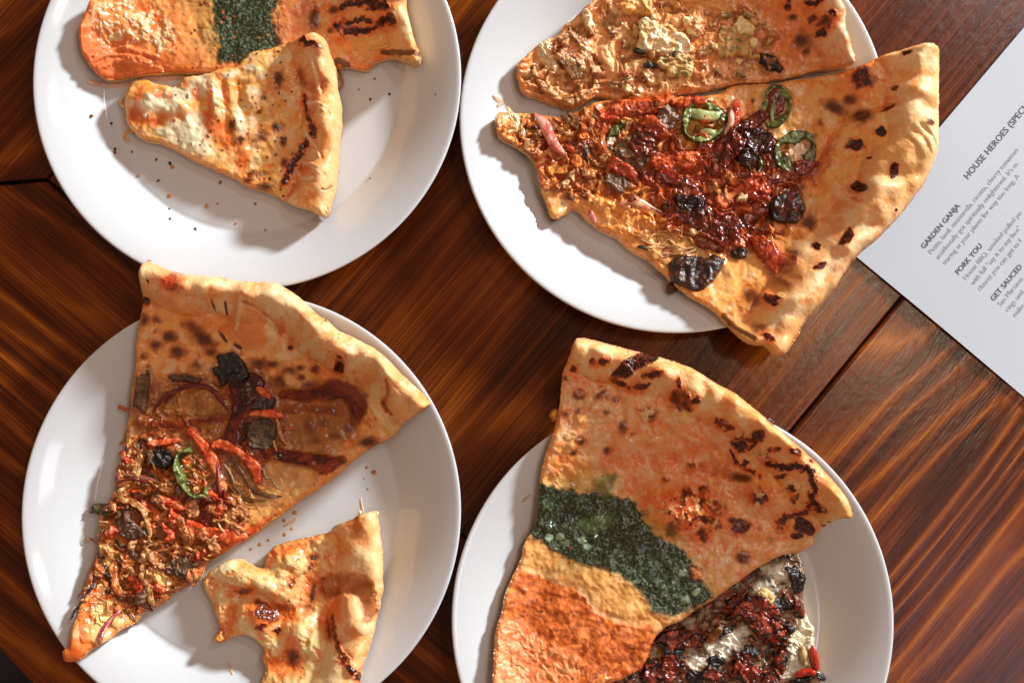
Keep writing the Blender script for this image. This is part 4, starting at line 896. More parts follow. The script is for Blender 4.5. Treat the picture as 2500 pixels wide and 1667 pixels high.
PORK = ((206, 140, 82), (160, 92, 46), (216, 104, 46)); PALE = ((220, 164, 106), (180, 110, 58)); ORG = ((226, 92, 44), (196, 66, 30), (240, 134, 84)); RED = ((196, 62, 28), (150, 40, 18))
strand(S3, 'onion_sliver', [(372, 1003), (398, 976), (430, 953), (472, 940), (515, 948), (540, 976), (557, 1003)], [3, 4, 5, 5, 5, 4, 3], ((110, 32, 40), (84, 22, 26), (150, 60, 60)), 1.6, 0.18, M_VEG, 1.2, 0.05)
lump(S3, 'mushroom_slice', 345, 950, 22, 56, 1.8, 4, ((104, 66, 34), (78, 44, 22)), 0.4, M_MEAT, 0.7, 0.15)
lump(S3, 'mushroom_slice', 448, 924, 44, 11, 1.6, 6, ((96, 54, 28), (66, 32, 18)), 0.35, M_MEAT, 0.8, 0.2)
lump(S3, 'charred_mushroom', 562, 902, 36, 40, 3.0, -20, ((34, 24, 20), (16, 12, 12)), 0.35, M_MEAT, 0.8, 0.3)
lump(S3, 'beef_piece', 612, 952, 30, 40, 3.2, 30, ((86, 26, 14), (52, 18, 12)), 0.15, M_SAUCE, 0.7, 0.2)
lump(S3, 'beef_piece', 640, 1058, 35, 38, 3.4, 4, ((98, 70, 42), (66, 44, 28)), 0.5, M_MEAT, 0.5, 0.08, tilt=(0, -8))
lump(S3, 'beef_piece', 640, 985, 28, 26, 2.6, 10, ((66, 26, 16), (44, 18, 14)), 0.2, M_MEAT, 0.6, 0.14)
lump(S3, 'charred_mushroom', 396, 1120, 30, 30, 2.6, 12, ((44, 28, 20), (22, 14, 12)), 0.35, M_MEAT, 0.7, 0.2)
lump(S3, 'green_pepper_piece', 247, 1245, 32, 15, 1.6, 10, ((88, 78, 28), (64, 58, 20), (140, 70, 28)), 0.22, M_VEG, 0.8, 0.2)
lump(S3, 'pork_chunk', 322, 1294, 44, 20, 2.8, 10, ((128, 96, 78), (92, 62, 48)), 0.16, M_MEAT, 0.8, 0.25)
lump(S3, 'pork_chunk', 445, 1385, 42, 28, 2.2, 10, ((104, 78, 50), (84, 50, 26)), 0.3, M_MEAT, 0.85, 0.25)
strand(S3, 'sauce_ribbon', [(458, 1046), (480, 1070), (504, 1098), (522, 1132), (530, 1168)], [9, 13, 14, 11, 4], ORG, 2.2, 0.13, M_SAUCE, 0.5, 0.08)
strand(S3, 'sauce_ribbon', [(512, 1088), (545, 1086), (582, 1104), (612, 1126), (628, 1156), (632, 1182)], [10, 12, 10, 11, 13, 8], ORG, 2.2, 0.13, M_SAUCE, 0.55, 0.08)
strand(S3, 'sauce_ribbon', [(360, 1082), (395, 1080), (438, 1074)], [6, 8, 4], ORG, 2.0, 0.15, M_SAUCE, 0.7, 0.1)
strand(S3, 'sauce_ribbon', [(626, 944), (642, 958), (662, 974)], [5, 9, 3], ORG, 4.5, 0.15, M_SAUCE, 0.6, 0.1)
strand(S3, 'sauce_ribbon', [(606, 1010), (640, 1006), (680, 1012), (690, 1022)], [5, 9, 11, 6], ORG, 5.0, 0.15, M_SAUCE, 0.6, 0.1)
strand(S3, 'pork_shred', [(676, 1020), (682, 1050), (690, 1075), (706, 1088)], [6, 7, 6, 3], PALE, 2.5, 0.2, M_MEAT, 0.7, 0.2)
strand(S3, 'pork_shred', [(668, 1075), (676, 1092), (678, 1100)], [4, 4, 2], PALE, 2.5, 0.25)
strand(S3, 'pork_shred', [(690, 1048), (712, 1046), (730, 1046)], [3, 3, 2], ((226, 120, 66), (200, 80, 40)), 1.2, 0.2)
strand(S3, 'pork_shred', [(637, 1140), (650, 1162), (668, 1180), (690, 1196)], [3, 4, 4, 2], ((196, 170, 130), (120, 84, 50)), 1.8, 0.2)
strand(S3, 'pork_shred', [(560, 1110), (585, 1150), (615, 1195), (660, 1212), (690, 1210)], [5, 7, 7, 6, 3], ((130, 88, 48), (90, 54, 28)), 1.5, 0.25)
strand(S3, 'pork_shred', [(545, 1130), (572, 1180), (600, 1212), (650, 1225)], [5, 7, 6, 4], ((110, 72, 38), (150, 100, 56)), 1.2, 0.25)
SAUCE = ((106, 28, 10), (72, 18, 8), (140, 50, 18))
ribbon(S3, 'sauce_ribbon', [(690, 962), (760, 964), (813, 956), (852, 960), (878, 988), (868, 1024)], [7, 13, 19, 24, 21, 10], 1.0, SAUCE, .13, M_SAUCE, nz=.3, fine=40, edge=5)
ribbon(S3, 'sauce_ribbon', [(585, 1098), (664, 1108), (749, 1122), (802, 1128), (838, 1124)], [9, 12, 14, 14, 8], 0.9, SAUCE, .13, M_SAUCE, nz=.3, fine=40, edge=5)
ribbon(S3, 'sauce_ribbon', [(332, 1032), (419, 1037), (483, 1029), (557, 1016)], [6, 9, 7, 7], 0.8, ((150, 50, 18), (110, 32, 12)), .13, M_SAUCE, nz=.3, fine=40, edge=5)
ribbon(S3, 'sauce_ribbon', [(570, 930), (592, 975), (588, 1030), (560, 1076), (520, 1092)], [14, 22, 24, 20, 12], 1.3, ((92, 24, 12), (58, 15, 9), (120, 38, 18)), .12, M_SAUCE, nz=.3, fine=40, edge=5)
# green pepper half ring
pepper_ring(S3, 482, 1150, 58, 66, -12, 3.0, 0.20, 70, 265, 3, ((86, 98, 44), (132, 144, 76), (180, 192, 128)), zadd=4.0)
strand(S3, 'onion_sliver', [(524, 1110), (532, 1150), (534, 1185), (540, 1215)], [4, 5, 4, 2], ((140, 36, 66), (96, 28, 34), (190, 90, 90)), 1.2, 0.18, M_VEG, 1.0, 0.05)
strand(S3, 'onion_sliver', [(284, 1158), (320, 1160), (360, 1168), (398, 1180)], [5, 6, 5, 3], ((150, 70, 62), (110, 44, 40), (200, 140, 100)), 1.0, 0.2, M_VEG, 0.6, 0.05)
strand(S3, 'onion_sliver', [(280, 1178), (320, 1170), (372, 1180)], [2, 2.5, 2], ((116, 30, 40), (90, 26, 30)), 1.4, 0.2, M_VEG, 1.0, 0.05)
strand(S3, 'pork_shred', [(346, 1095), (340, 1120), (330, 1148), (326, 1165), (342, 1180)], [3, 10, 13, 12, 7], PALE, 2.0, 0.2, M_MEAT, 0.6, 0.25)
strand(S3, 'pork_shred', [(318, 1182), (296, 1200), (304, 1222), (330, 1228), (350, 1248), (360, 1276), (366, 1300), (370, 1326)], [6, 6, 7, 11, 9, 7, 6, 3], ((236, 180, 116), (214, 128, 66)), 2.8, 0.18, M_MEAT, 0.7, 0.15)
strand(S3, 'pork_shred', [(358, 1338), (376, 1328), (390, 1324), (400, 1332)], [3, 3, 2.5, 2], PALE, 2.4, 0.2)
strand(S3, 'sauce_ribbon', [(370, 1212), (400, 1222), (432, 1232), (452, 1240), (466, 1222)], [8, 11, 12, 9, 4], ORG, 2.4, 0.14, M_SAUCE, 0.6, 0.12)
strand(S3, 'pork_shred', [(412, 1264), (440, 1292), (462, 1312), (466, 1330)], [9, 14, 13, 6], PORK, 2.2, 0.18, M_MEAT, 0.6, 0.2)
strand(S3, 'sauce_ribbon', [(448, 1272), (490, 1298), (540, 1304), (580, 1316), (600, 1300)], [10, 16, 17, 14, 5], ORG, 2.0, 0.13, M_SAUCE, 0.5, 0.12)
strand(S3, 'pork_shred', [(380, 1345), (430, 1336), (474, 1344), (500, 1366), (512, 1372)], [5, 7, 7, 5, 2], ((200, 128, 72), (142, 78, 36)), 2.0, 0.2)
strand(S3, 'pork_shred', [(532, 1275), (540, 1290), (550, 1300)], [3, 4, 2], ((240, 214, 160), (220, 170, 100)), 3.0, 0.2)
strand(S3, 'pork_shred', [(284, 1372), (276, 1400), (284, 1430), (290, 1452)], [8, 12, 12, 6], ((224, 132, 70), (206, 92, 40), (240, 178, 110)), 2.8, 0.14, M_SAUCE, 0.6, 0.15)
strand(S3, 'sauce_ribbon', [(318, 1400), (336, 1425), (352, 1452), (362, 1476)], [10, 14, 13, 6], RED+((226, 92, 44),), 2.6, 0.13, M_SAUCE, 0.6, 0.1)
strand(S3, 'pork_shred', [(362, 1374), (345, 1384), (346, 1408), (362, 1434), (368, 1466), (374, 1478)], [3, 6, 8, 9, 8, 4], PALE, 3.2, 0.16, M_MEAT, 0.7, 0.2)
strand(S3, 'pork_shred', [(300, 1385), (318, 1390), (310, 1405), (296, 1412)], [4, 5, 4, 2], PALE, 3.0, 0.2)
strand(S3, 'pork_shred', [(280, 1458), (312, 1460), (345, 1470), (372, 1490)], [8, 12, 11, 6], ((120, 56, 26), (90, 40, 20)), 1.6, 0.2)
strand(S3, 'pork_shred', [(308, 1482), (316, 1500), (326, 1520), (345, 1508)], [8, 9, 6, 4], ((176, 102, 50), (130, 70, 32)), 0.5, 0.2)
strand(S3, 'pork_shred', [(240, 1360), (222, 1400), (206, 1440), (192, 1452)], [6, 7, 6, 3], ((170, 84, 36), (110, 52, 24)), 0.8, 0.25)
strand(S3, 'pork_shred', [(218, 1425), (208, 1440), (195, 1450)], [4, 5, 2], PALE, 2.4, 0.3)
strand(S3, 'pork_shred', [(200, 1466), (212, 1462), (224, 1456)], [5, 6, 3], ((238, 170, 96), (220, 130, 60)), 2.0, 0.25)
strand(S3, 'charred_shred', [(236, 1400), (224, 1430), (200, 1468), (184, 1490), (166, 1514)], [5, 6, 4, 3.5, 1.5], ((34, 24, 18), (20, 14, 12)), 0.4, 0.4)
strand(S3, 'charred_shred', [(258, 1380), (262, 1410), (276, 1440)], [6, 9, 5], ((50, 32, 22), (24, 18, 16)), 0.6, 0.3)
strand(S3, 'onion_sliver', [(298, 1486), (270, 1512), (250, 1544), (242, 1572)], [3, 5.5, 6, 6], ((190, 70, 84), (150, 40, 58), (222, 150, 120)), 2.0, 0.18, M_VEG, 0.8, 0.04)
strand(S3, 'pork_shred', [(318, 1000), (298, 992), (288, 990)], [7, 7, 3], ((206, 120, 52), (180, 96, 40)), -2.5, 0.35)
strand(S3, 'pork_shred', [(312, 1050), (302, 1078), (292, 1090)], [4, 4, 2], ((206, 130, 62), (180, 96, 40)), -2.5, 0.35)
strand(S3, 'pork_shred', [(246, 1322), (226, 1316), (210, 1312)], [4, 3, 1.5], ((170, 110, 56), (140, 80, 36)), -2, 0.35)
strand(S3, 'pork_shred', [(356, 645), (362, 636), (372, 634)], [3, 2.5, 1.5], ((236, 150, 76), (220, 120, 50)), 0.3, 0.4)
BRN = ((120, 66, 32), (84, 44, 24)); GRY = ((132, 98, 74), (96, 64, 44))
heap(S3, [(285, 1100), (360, 1090), (420, 1160), (560, 1230), (620, 1250), (560, 1320), (480, 1400), (390, 1470), (320, 1500), (250, 1520), (215, 1450), (245, 1330), (260, 1230)], 85, 5, (11, 26), [PORK, PALE, PALE, BRN, ORG, GRY, PORK], (1.8, 3.6), .35)
rnd = random.Random(5)
for k in range(0):                                           # small loose shreds between the larger ones
    t = rnd.random(); x = 250+rnd.random()*220+t*60; y = 1190+rnd.random()*270
    if S3.z(x, y) < 0.01 or not in_poly(np.array([x]), np.array([y]), S3.out)[0]: continue
    a = rnd.uniform(0, 6.28); l = rnd.uniform(10, 24)
    strand(S3, 'pork_shred', [(x-l*math.cos(a), y-l*math.sin(a)), (x+rnd.uniform(-5, 5), y+rnd.uniform(-5, 5)), (x+l*math.cos(a), y+l*math.sin(a))], [2, rnd.uniform(3.5, 7), 2], rnd.choice([PORK, PALE, ((150, 86, 44), (104, 58, 30)), ORG, ((128, 84, 48), (96, 60, 34))]), rnd.uniform(0.3, 1.8), rnd.uniform(0.15, 0.3), M_MEAT, 0.7, 0.2, nseg=4)

# ================================================================== slice 4: bitten cheese piece on the lower left plate
o6 = [(492, 1425), (498, 1408), (526, 1384), (560, 1364), (590, 1368), (620, 1386), (643, 1386), (651, 1353), (671, 1332), (707, 1322), (743, 1311), (802, 1302), (813, 1286), (860, 1266), (874, 1255), (910, 1247), (919, 1255), (927, 1314), (933, 1397), (933, 1439), (921, 1495), (908, 1551), (888, 1620), (877, 1667), (855, 1725), (770, 1760), (690, 1745), (640, 1700), (637, 1667), (648, 1634), (637, 1606), (643, 1584), (612, 1556), (587, 1551), (554, 1562), (529, 1570), (523, 1556), (534, 1531), (523, 1498), (515, 1467), (501, 1447)]
S = Slice('bitten cheese piece with bulging folded crust beside the pork slice', o6, [(905, 1225), (919, 1255), (927, 1314), (933, 1397), (933, 1439), (921, 1495), (908, 1551), (888, 1620), (877, 1667), (850, 1740)], 2, T=9, hc=13, cw=110, seed=51, rag=2.6, nz=1.6, group='pizza slices on the plates', cat='pizza slice',
          pal=[(244, 202, 136), (230, 146, 66), (238, 174, 104), (210, 108, 44)], crustpal=[(234, 178, 108), (250, 216, 160), (216, 136, 62), (196, 104, 44)])
S.hill(600, 1415, 76, 40, 15, 7); S.hill(675, 1430, 60, 48, 30, 6.5); S.hill(625, 1510, 56, 66, -30, 7); S.hill(745, 1560, 66, 80, -30, 7); S.hill(700, 1370, 48, 48, 0, 5); S.hill(800, 1600, 40, 80, -25, 3); S.hill(720, 1660, 70, 60, 0, 3)
for (x, y, rx, ry, r) in [(600, 1412, 46, 20, 12), (548, 1388, 36, 15, -25), (680, 1432, 42, 24, 25), (660, 1455, 40, 16, 15), (605, 1530, 16, 46, -25), (650, 1560, 40, 22, 20), (755, 1555, 22, 52, -28), (770, 1600, 40, 36, 40), (800, 1640, 40, 40, 0), (735, 1665, 60, 30, 0), (545, 1470, 14, 34, -10), (720, 1535, 30, 16, 40), (735, 1400, 16, 40, 20)]:
    S.paint(S.ell(x, y, rx, ry, r, 0.3, 0.5), (252, 224, 168), 0.85, 0.6, 0.18)
S.paint((1-S.crust)*sstep(.05, .4, S.n(34, 3, 80))*sstep(8, 20, S.sd), (252, 230, 180), .7, .4, .16)
S.paint((1-S.crust)*sstep(.1, .45, S.n(24, 3, 81))*sstep(4, 12, S.sd), (214, 104, 38), .6, -.4, .18)
S.paint(S.ell(548, 1386, 30, 11, -25, .25, .4), (252, 240, 206), .9, .3, .2)
for (x, y, rx, ry, r) in [(590, 1440, 46, 13, 8), (560, 1500, 20, 30, 0), (700, 1500, 30, 18, 20), (715, 1600, 26, 50, -20), (680, 1630, 40, 22, 20), (800, 1500, 24, 40, 0), (830, 1480, 18, 40, 0), (690, 1345, 34, 12, -15), (760, 1430, 22, 60, 15), (540, 1540, 20, 16, 0)]:
    S.paint(S.ell(x, y, rx, ry, r, 0.35, 0.5), (208, 108, 38), 0.75, -1.0)
for (x, y, rx, ry, r) in [(598, 1442, 18, 8, -10), (715, 1604, 14, 18, 0), (765, 1360, 12, 7, 0), (755, 1385, 6, 10, 20), (806, 1540, 10, 22, -10), (685, 1484, 20, 14, 20), (762, 1450, 6, 30, 10)]: S.toast(x, y, rx, ry, r)
S.blister(648, 1492, 30, 22, 35, 1.2, .6); S.blister(640, 1528, 12, 9, 0, .8, .6); S.blister(714, 1420, 8, 12, 0, .6, .6); S.blister(676, 1540, 8, 9, 0, 1)
S.paint(S.poly([(775, 1415), (820, 1400), (860, 1397), (902, 1408), (919, 1447), (922, 1495), (905, 1520), (888, 1503), (868, 1453), (830, 1448), (790, 1462)], 6, 5), (146, 74, 24), .85, -3.0)
S.hill(858, 1490, 34, 60, -5, 4.0, .7); S.hill(890, 1525, 26, 24, 0, 2.5, .7)
S.paint(S.ell(855, 1485, 22, 42, -5, .3, .4), (240, 180, 116), .8)
S.paint(S.poly([(818, 1290), (860, 1270), (885, 1262), (890, 1310), (850, 1360), (815, 1345)], 10, 8), (206, 124, 46), .55, .5)
S.paint(S.poly([(840, 1270), (876, 1258), (888, 1290), (868, 1300)], 6, 5), (170, 88, 32), .7)
S.paint(S.poly([(815, 1380), (870, 1350), (925, 1330), (930, 1410), (870, 1395), (820, 1400)], 14, 8), (246, 206, 146), .7)
S.burnline([(812, 1500), (820, 1545), (832, 1580), (845, 1606)], [4, 5, 5, 9], 1.4, .6)
S.burnline([(855, 1620), (872, 1640), (884, 1655)], [5, 6, 8], 1.2)
S.flecks(20, (S.sd > 5) & (S.X < 800) & (S.Y < 1660), [(120, 50, 20), (180, 86, 32)], (2, 4))
S.grain(24, .18); S.finish(); S6 = S
lump(S6, 'cheese_blob', 534, 1556, 14, 16, 3.0, 0, ((226, 150, 56), (206, 120, 40)), .3, M_CHEESE, 1.0, .25, k=3)
lump(S6, 'crumb', 879, 1250, 4, 6, 1.0, 20, ((250, 232, 196), (240, 210, 160)), .5, M_CRUST, k=2, zadd=-1)
lump(S6, 'crumb', 920, 1253, 5, 4, 1.0, 20, ((250, 232, 196), (240, 210, 160)), .5, M_CRUST, k=2, zadd=-2)

# ================================================================== slice 5: chicken slice at the top of the upper right plate
o4 = [(1262, 177), (1266, 149), (1285, 132), (1317, 104), (1349, 89), (1366, 77), (1375, 60), (1402, 43), (1424, 17), (1441, 4), (1466, -15), (1600, -80), (1850, -170), (2030, -190), (2050, -100), (2053, 0), (2063, 26), (2065, 64), (2076, 107), (2086, 145), (2076, 158), (2044, 166), (1991, 170), (1959, 179), (1916, 188), (1863, 196), (1831, 197), (1799, 200), (1750, 212), (1690, 222), (1626, 234), (1562, 240), (1498, 238), (1452, 232), (1420, 252), (1392, 262), (1360, 254), (1328, 241), (1296, 232), (1275, 217)]
S = Slice('chicken and crumbled cheese slice at the top behind the jalapeno slice', o4, [(2020, -220), (2050, -100), (2053, 0), (2063, 26), (2065, 64), (2076, 107), (2090, 160)], 1, T=9, hc=12, cw=85, seed=63, rag=2.6, nz=1.8, group='pizza slices on the plates',
          pal=[(206, 150, 92), (188, 122, 66), (206, 138, 96), (160, 98, 46)], crustpal=[(232, 176, 118), (246, 206, 164), (214, 134, 74), (190, 96, 46)])
S.paint(S.poly([(1262, 180), (1290, 130), (1320, 105), (1330, 150), (1310, 210), (1290, 225)], 8, 5), (226, 150, 80), .8)
S.paint(S.poly([(1300, 190), (1400, 180), (1560, 150), (1700, 180), (1760, 205), (1560, 236), (1440, 225), (1370, 250), (1300, 232)], 14, 14), (158, 106, 62), .6)
S.paint(S.ell(1500, 185, 50, 26, 10, .4, .5), (196, 142, 108), .7)
S.mess((1-S.crust)*sstep(1820, 1700, S.X)*sstep(4, 14, S.sd), [(206, 146, 88), (150, 96, 50), (226, 176, 118), (176, 112, 76), (120, 84, 44), (236, 198, 146)], 34, 1.5, .34, .65)
S.paint(S.poly([(1690, -20), (1760, -20), (1780, 60), (1770, 130), (1720, 190), (1690, 160), (1700, 80)], 14, 10), (222, 160, 100), .7)
S.paint(S.poly([(1860, 0), (1960, 0), (1975, 80), (1960, 150), (1900, 170), (1890, 90)], 16, 12), (200, 108, 50), .6)
for (x, y, rx, ry, r) in [(1332, 122, 18, 22, 10), (1345, 150, 10, 14, -30), (1402, 95, 8, 20, -35), (1430, 125, 10, 26, -25), (1376, 92, 20, 6, -15), (1355, 165, 14, 8, 40)]:
    S.paint(S.ell(x, y, rx, ry, r, .5, .4), (250, 236, 206), .85, .8, .35)
S.hill(1380, 120, 70, 50, 0, 4)
S.paint(S.ell(1375, 120, 36, 22, 20, .4, .5), (222, 120, 58), .6)
S.toast(1959, 98, 20, 20); S.toast(1970, 124, 9, 8); S.blister(2008, 62, 15, 18, 10, 1.6); S.blister(1982, 47, 11, 10, 0, .8, .6); S.blister(2026, 46, 9, 10, 0, 1.2); S.blister(1925, 12, 9, 12, 0, 1); S.toast(1938, 40, 10, 7); S.blister(2003, 86, 10, 10, 0, 1)
S.burnline([(1970, 8), (1985, 16), (2000, 6)], 5, 1)
S.flecks(40, (S.sd > 8) & (S.X < 1900) & (S.Y > -10), [(72, 78, 40), (54, 44, 26), (96, 84, 40)], (2.2, 5), .3, .8)
S.flecks(50, (S.sd > 8) & (S.X < 1900) & (S.Y > -10), [(240, 204, 150), (230, 180, 120)], (2, 5), .5, .8)
S.grain(18, .3); S.finish(); S4 = S
CHK = ((246, 220, 172), (232, 176, 108), (250, 238, 210))
drape(S4, 'chicken_chunk', [(1558, 50), (1590, 44), (1626, 70), (1668, 80), (1688, 106), (1680, 132), (1615, 132), (1562, 124), (1552, 110), (1560, 85)], 5.0, CHK, .5, M_CHEESE, edge=9, nz=.35, fine=14, follow=.3)
lump(S4, 'chicken_chunk', 1650, 160, 40, 30, 4.0, 15, ((222, 186, 118), (196, 146, 78), (140, 126, 66)), .5, M_CHEESE, .75, .25, .3)
lump(S4, 'char_bit', 1560, 126, 16, 7, 2.0, 25, ((24, 18, 16), (40, 26, 20)), .4, M_MEAT, k=3, zadd=3.0)
lump(S4, 'char_bit', 1646, 134, 8, 10, 2.0, 0, ((24, 18, 16), (40, 26, 20)), .4, M_MEAT, k=3, zadd=4.0)
lump(S4, 'char_bit', 1590, 160, 20, 10, 1.6, 10, ((50, 40, 22), (30, 24, 18)), .4, M_MEAT, k=3, zadd=.6)
lump(S4, 'chicken_chunk', 1436, 50, 13, 30, 4.0, -12, CHK, .35, M_MEAT, .8, .25, .3)
lump(S4, 'chicken_chunk', 1555, 10, 46, 26, 4.5, 8, ((240, 186, 110), (226, 150, 74)), .35, M_MEAT, .7, .2, .3)
lump(S4, 'chicken_chunk', 1690, 66, 16, 34, 3.0, -40, ((248, 220, 160), (226, 140, 76)), .25, M_MEAT, .85, .25, .3)
lump(S4, 'chicken_chunk', 1800, 100, 44, 46, 4.0, 0, ((218, 166, 96), (190, 126, 62), (140, 120, 62)), .5, M_CHEESE, .8, .3, .35)
lump(S4, 'chicken_chunk', 1815, 66, 28, 20, 3.6, 45, ((250, 216, 150), (236, 180, 100)), .3, M_MEAT, .8, .25, .2, zadd=1.5)
lump(S4, 'chicken_chunk', 1838, 104, 14, 12, 3.0, 45, ((252, 220, 150), (240, 190, 110)), .3, M_MEAT, .8, .25, .2, zadd=2)
lump(S4, 'chicken_chunk', 1882, 154, 30, 19, 3.6, 28, ((206, 140, 64), (150, 90, 40), (84, 56, 28)), .3, M_MEAT, .8, .3, .3, char=.22)
lump(S4, 'chicken_chunk', 1850, 140, 16, 8, 2.6, 40, ((230, 170, 90), (200, 130, 60)), .3, M_MEAT, .8, .3, .3)
lump(S4, 'ricotta_bit', 1802, 150, 12, 8, 2.2, 0, ((244, 200, 140), (220, 170, 100)), .4, M_CHEESE, .9, .3, k=3)
lump(S4, 'ricotta_bit', 1828, 160, 12, 9, 2.0, 0, ((232, 180, 112), (206, 150, 84)), .4, M_CHEESE, .9, .3, k=3)
lump(S4, 'ricotta_bit', 1352, 224, 20, 15, 3.0, 0, ((216, 156, 100), (190, 120, 66)), .4, M_CHEESE, .9, .35)
lump(S4, 'ricotta_bit', 1388, 248, 22, 18, 2.6, 0, ((196, 142, 88), (170, 110, 62)), .4, M_CHEESE, .9, .35)
lump(S4, 'ricotta_bit', 1420, 244, 18, 14, 2.6, 0, ((206, 146, 90), (180, 120, 66)), .4, M_CHEESE, .9, .35)
lump(S4, 'ricotta_bit', 1370, 178, 14, 10, 2.0, 0, ((228, 160, 104), (206, 130, 70)), .4, M_CHEESE, .9, .35, k=3)
heap(S4, [(1300, 130), (1400, 60), (1480, 20), (1700, 0), (1760, 60), (1760, 190), (1600, 225), (1440, 215), (1340, 235), (1290, 200)], 46, 71, (9, 22), [((236, 196, 140), (206, 152, 92)), ((214, 160, 104), (176, 116, 66)), ((196, 140, 84), (150, 96, 52), (120, 100, 54)), ((226, 176, 130), (200, 136, 96))], (1.6, 3.4), 0, ('ricotta_bit', 'ricotta_bit'))
heap(S4, [(1770, 20), (1890, 30), (1900, 170), (1780, 190)], 16, 72, (7, 16), [((226, 180, 108), (190, 130, 66)), ((196, 140, 74), (150, 100, 50), (112, 104, 50))], (1.4, 3.0), 0, ('ricotta_bit', 'ricotta_bit'))
rnd = random.Random(9); pts = []
for k in range(150):
    cx, cy, rr = rnd.choice([(1385, 138, 20), (1407, 178, 15), (1400, 162, 16), (1335, 112, 18), (1322, 130, 10)]); a = rnd.uniform(0, 6.3); q = rr*math.sqrt(rnd.random())
    x, y = cx+q*math.cos(a), cy+q*math.sin(a); pts.append((x, y, S4.z(x, y), rnd.uniform(2, 3.6), rnd.uniform(2, 3.6), rnd.uniform(.5, .9), rnd.uniform(0, 180)))
crumbs('grated_cheese', pts, [(252, 246, 232), (244, 228, 200), (232, 206, 168)], parent=S4.root)
pts = []
for k in range(110):
    x = rnd.uniform(1300, 1900); y = rnd.uniform(20, 240)
    if in_poly(np.array([x]), np.array([y]), S4.out)[0] and S4.z(x, y) > .012: pts.append((x, y, S4.z(x, y), rnd.uniform(2.5, 6), rnd.uniform(2.5, 5), rnd.uniform(.5, 1.2), rnd.uniform(0, 180)))
crumbs('crumbled_cheese', pts, [(226, 176, 116), (206, 146, 90), (240, 206, 154), (190, 126, 72)], parent=S4.root, k=3)
# piece of onion in the gap
# ================================================================== slice 6: large barbecue slice with jalapeno rings
o5 = [(1213, 319), (1211, 290), (1222, 272), (1270, 272), (1302, 275), (1336, 279), (1370, 287), (1400, 275), (1434, 258), (1456, 246), (1509, 238), (1594, 236), (1637, 230), (1688, 236), (1756, 224), (1788, 208), (1842, 203), (1906, 200), (1948, 190), (2023, 180), (2055, 172), (2100, 156), (2119, 151), (2142, 139), (2201, 128), (2267, 119), (2290, 128), (2293, 179), (2291, 268), (2290, 357), (2281, 393), (2249, 458), (2189, 536), (2142, 583), (2076, 643), (2040, 702), (1963, 786), (1950, 815), (1921, 857), (1892, 868), (1868, 842), (1835, 838), (1806, 822), (1763, 771), (1720, 741), (1682, 717), (1642, 688), (1625, 668), (1582, 632), (1550, 615), (1505, 580), (1457, 553), (1404, 508), (1380, 520), (1352, 528), (1338, 505), (1320, 452), (1302, 390), (1261, 357), (1219, 335)]
r5 = [(2275, 95), (2290, 128), (2293, 179), (2291, 268), (2290, 357), (2281, 393), (2249, 458), (2189, 536), (2142, 583), (2076, 643), (2040, 702), (1963, 786), (1921, 857), (1900, 900)]
S = Slice('large barbecue slice with green jalapeno rings and wide pale crust overhanging its plate', o5, r5, 1, T=9, hc=16, cw=135, seed=79, rag=1.9, nz=1.4, group='pizza slices on the plates',
          pal=[(232, 180, 112), (216, 138, 66), (222, 156, 102), (178, 98, 42)], crustpal=[(238, 186, 120), (248, 214, 160), (224, 150, 84), (204, 118, 56)])
# the crust narrows towards the lower end
S.paint(S.crust*sstep(1990, 1900, S.X)*sstep(60, 100, S.rd), (222, 168, 98), .9)
S.hill(2195, 345, 105, 100, 20, 7, .7); S.hill(2215, 215, 70, 70, 0, 3); S.hill(2120, 480, 80, 90, 30, 3)
S.paint(S.ell(2175, 380, 90, 95, 20, .2, .5), (236, 178, 104), .7)
S.paint(S.ell(2240, 300, 46, 40, 30, .3, .5), (250, 214, 150), .7)
for p in ([(2218, 320), (2245, 345), (2262, 380)], [(2240, 312), (2262, 335), (2276, 360)], [(2200, 330), (2225, 360), (2240, 392)]):
    S.paint(S.stroke(p, 5, .3, .7), (252, 226, 170), .5, .4)
    S.H = S.H-0.4*S.stroke([(a-9, b+6) for a, b in p], 4, .3, .7)
S.paint(S.stroke([(1985, 440), (2035, 330), (2060, 300), (2140, 268), (2180, 262)], [18, 14, 8, 6, 5], .3, .6), (196, 112, 50), .6, -2.2)
S.paint(S.stroke([(2080, 300), (2120, 285), (2170, 300)], 10, .3, .6), (248, 212, 150), .7, .5)
S.paint(S.stroke([(1990, 420), (2015, 380), (2035, 335)], [9, 9, 5], .4, .5), (164, 82, 34), .7)
for a in [(2088, 351, 24, 15, 10), (2148, 324, 13, 12, -30), (2255, 312, 11, 8, 0), (2171, 429, 10, 20, 5), (2091, 461, 17, 15, 30), (2121, 387, 6, 4, 20), (2058, 586, 12, 27, 30), (1987, 604, 11, 11, 0), (2180, 220, 7, 7, 0), (2165, 268, 17, 5, -20), (2204, 140, 10, 6, 0), (2177, 521, 4, 4, 0), (1993, 655, 18, 8, -20)]:
    S.paint(S.ell(a[0], a[1], a[2]*1.25, a[3]*1.25, a[4], .35, .3), (190, 100, 42), .6); S.burn(S.ell(*a, .4, .16), .5)
S.blister(2106, 188, 28, 28, 0, 1.4, .8); S.paint(S.ell(2082, 491, 12, 5, 30), (170, 84, 34), .7)
for a in [(2106, 282, 24, 20), (2076, 244, 17, 15), (2040, 262, 30, 16, 30), (2010, 300, 10, 8, 0, .6), (1838, 722, 26, 22), (1850, 808, 16, 13), (1975, 545, 16, 22, 10), (1840, 245, 5, 8, 0, .7), (1990, 330, 8, 6, 0, .6), (1910, 690, 20, 10, 20, .6), (1935, 620, 16, 12, 0, .6)]: S.toast(*a)
S.blister(1880, 733, 18, 15, 25, .8); S.blister(1870, 828, 16, 8, 30, .6)
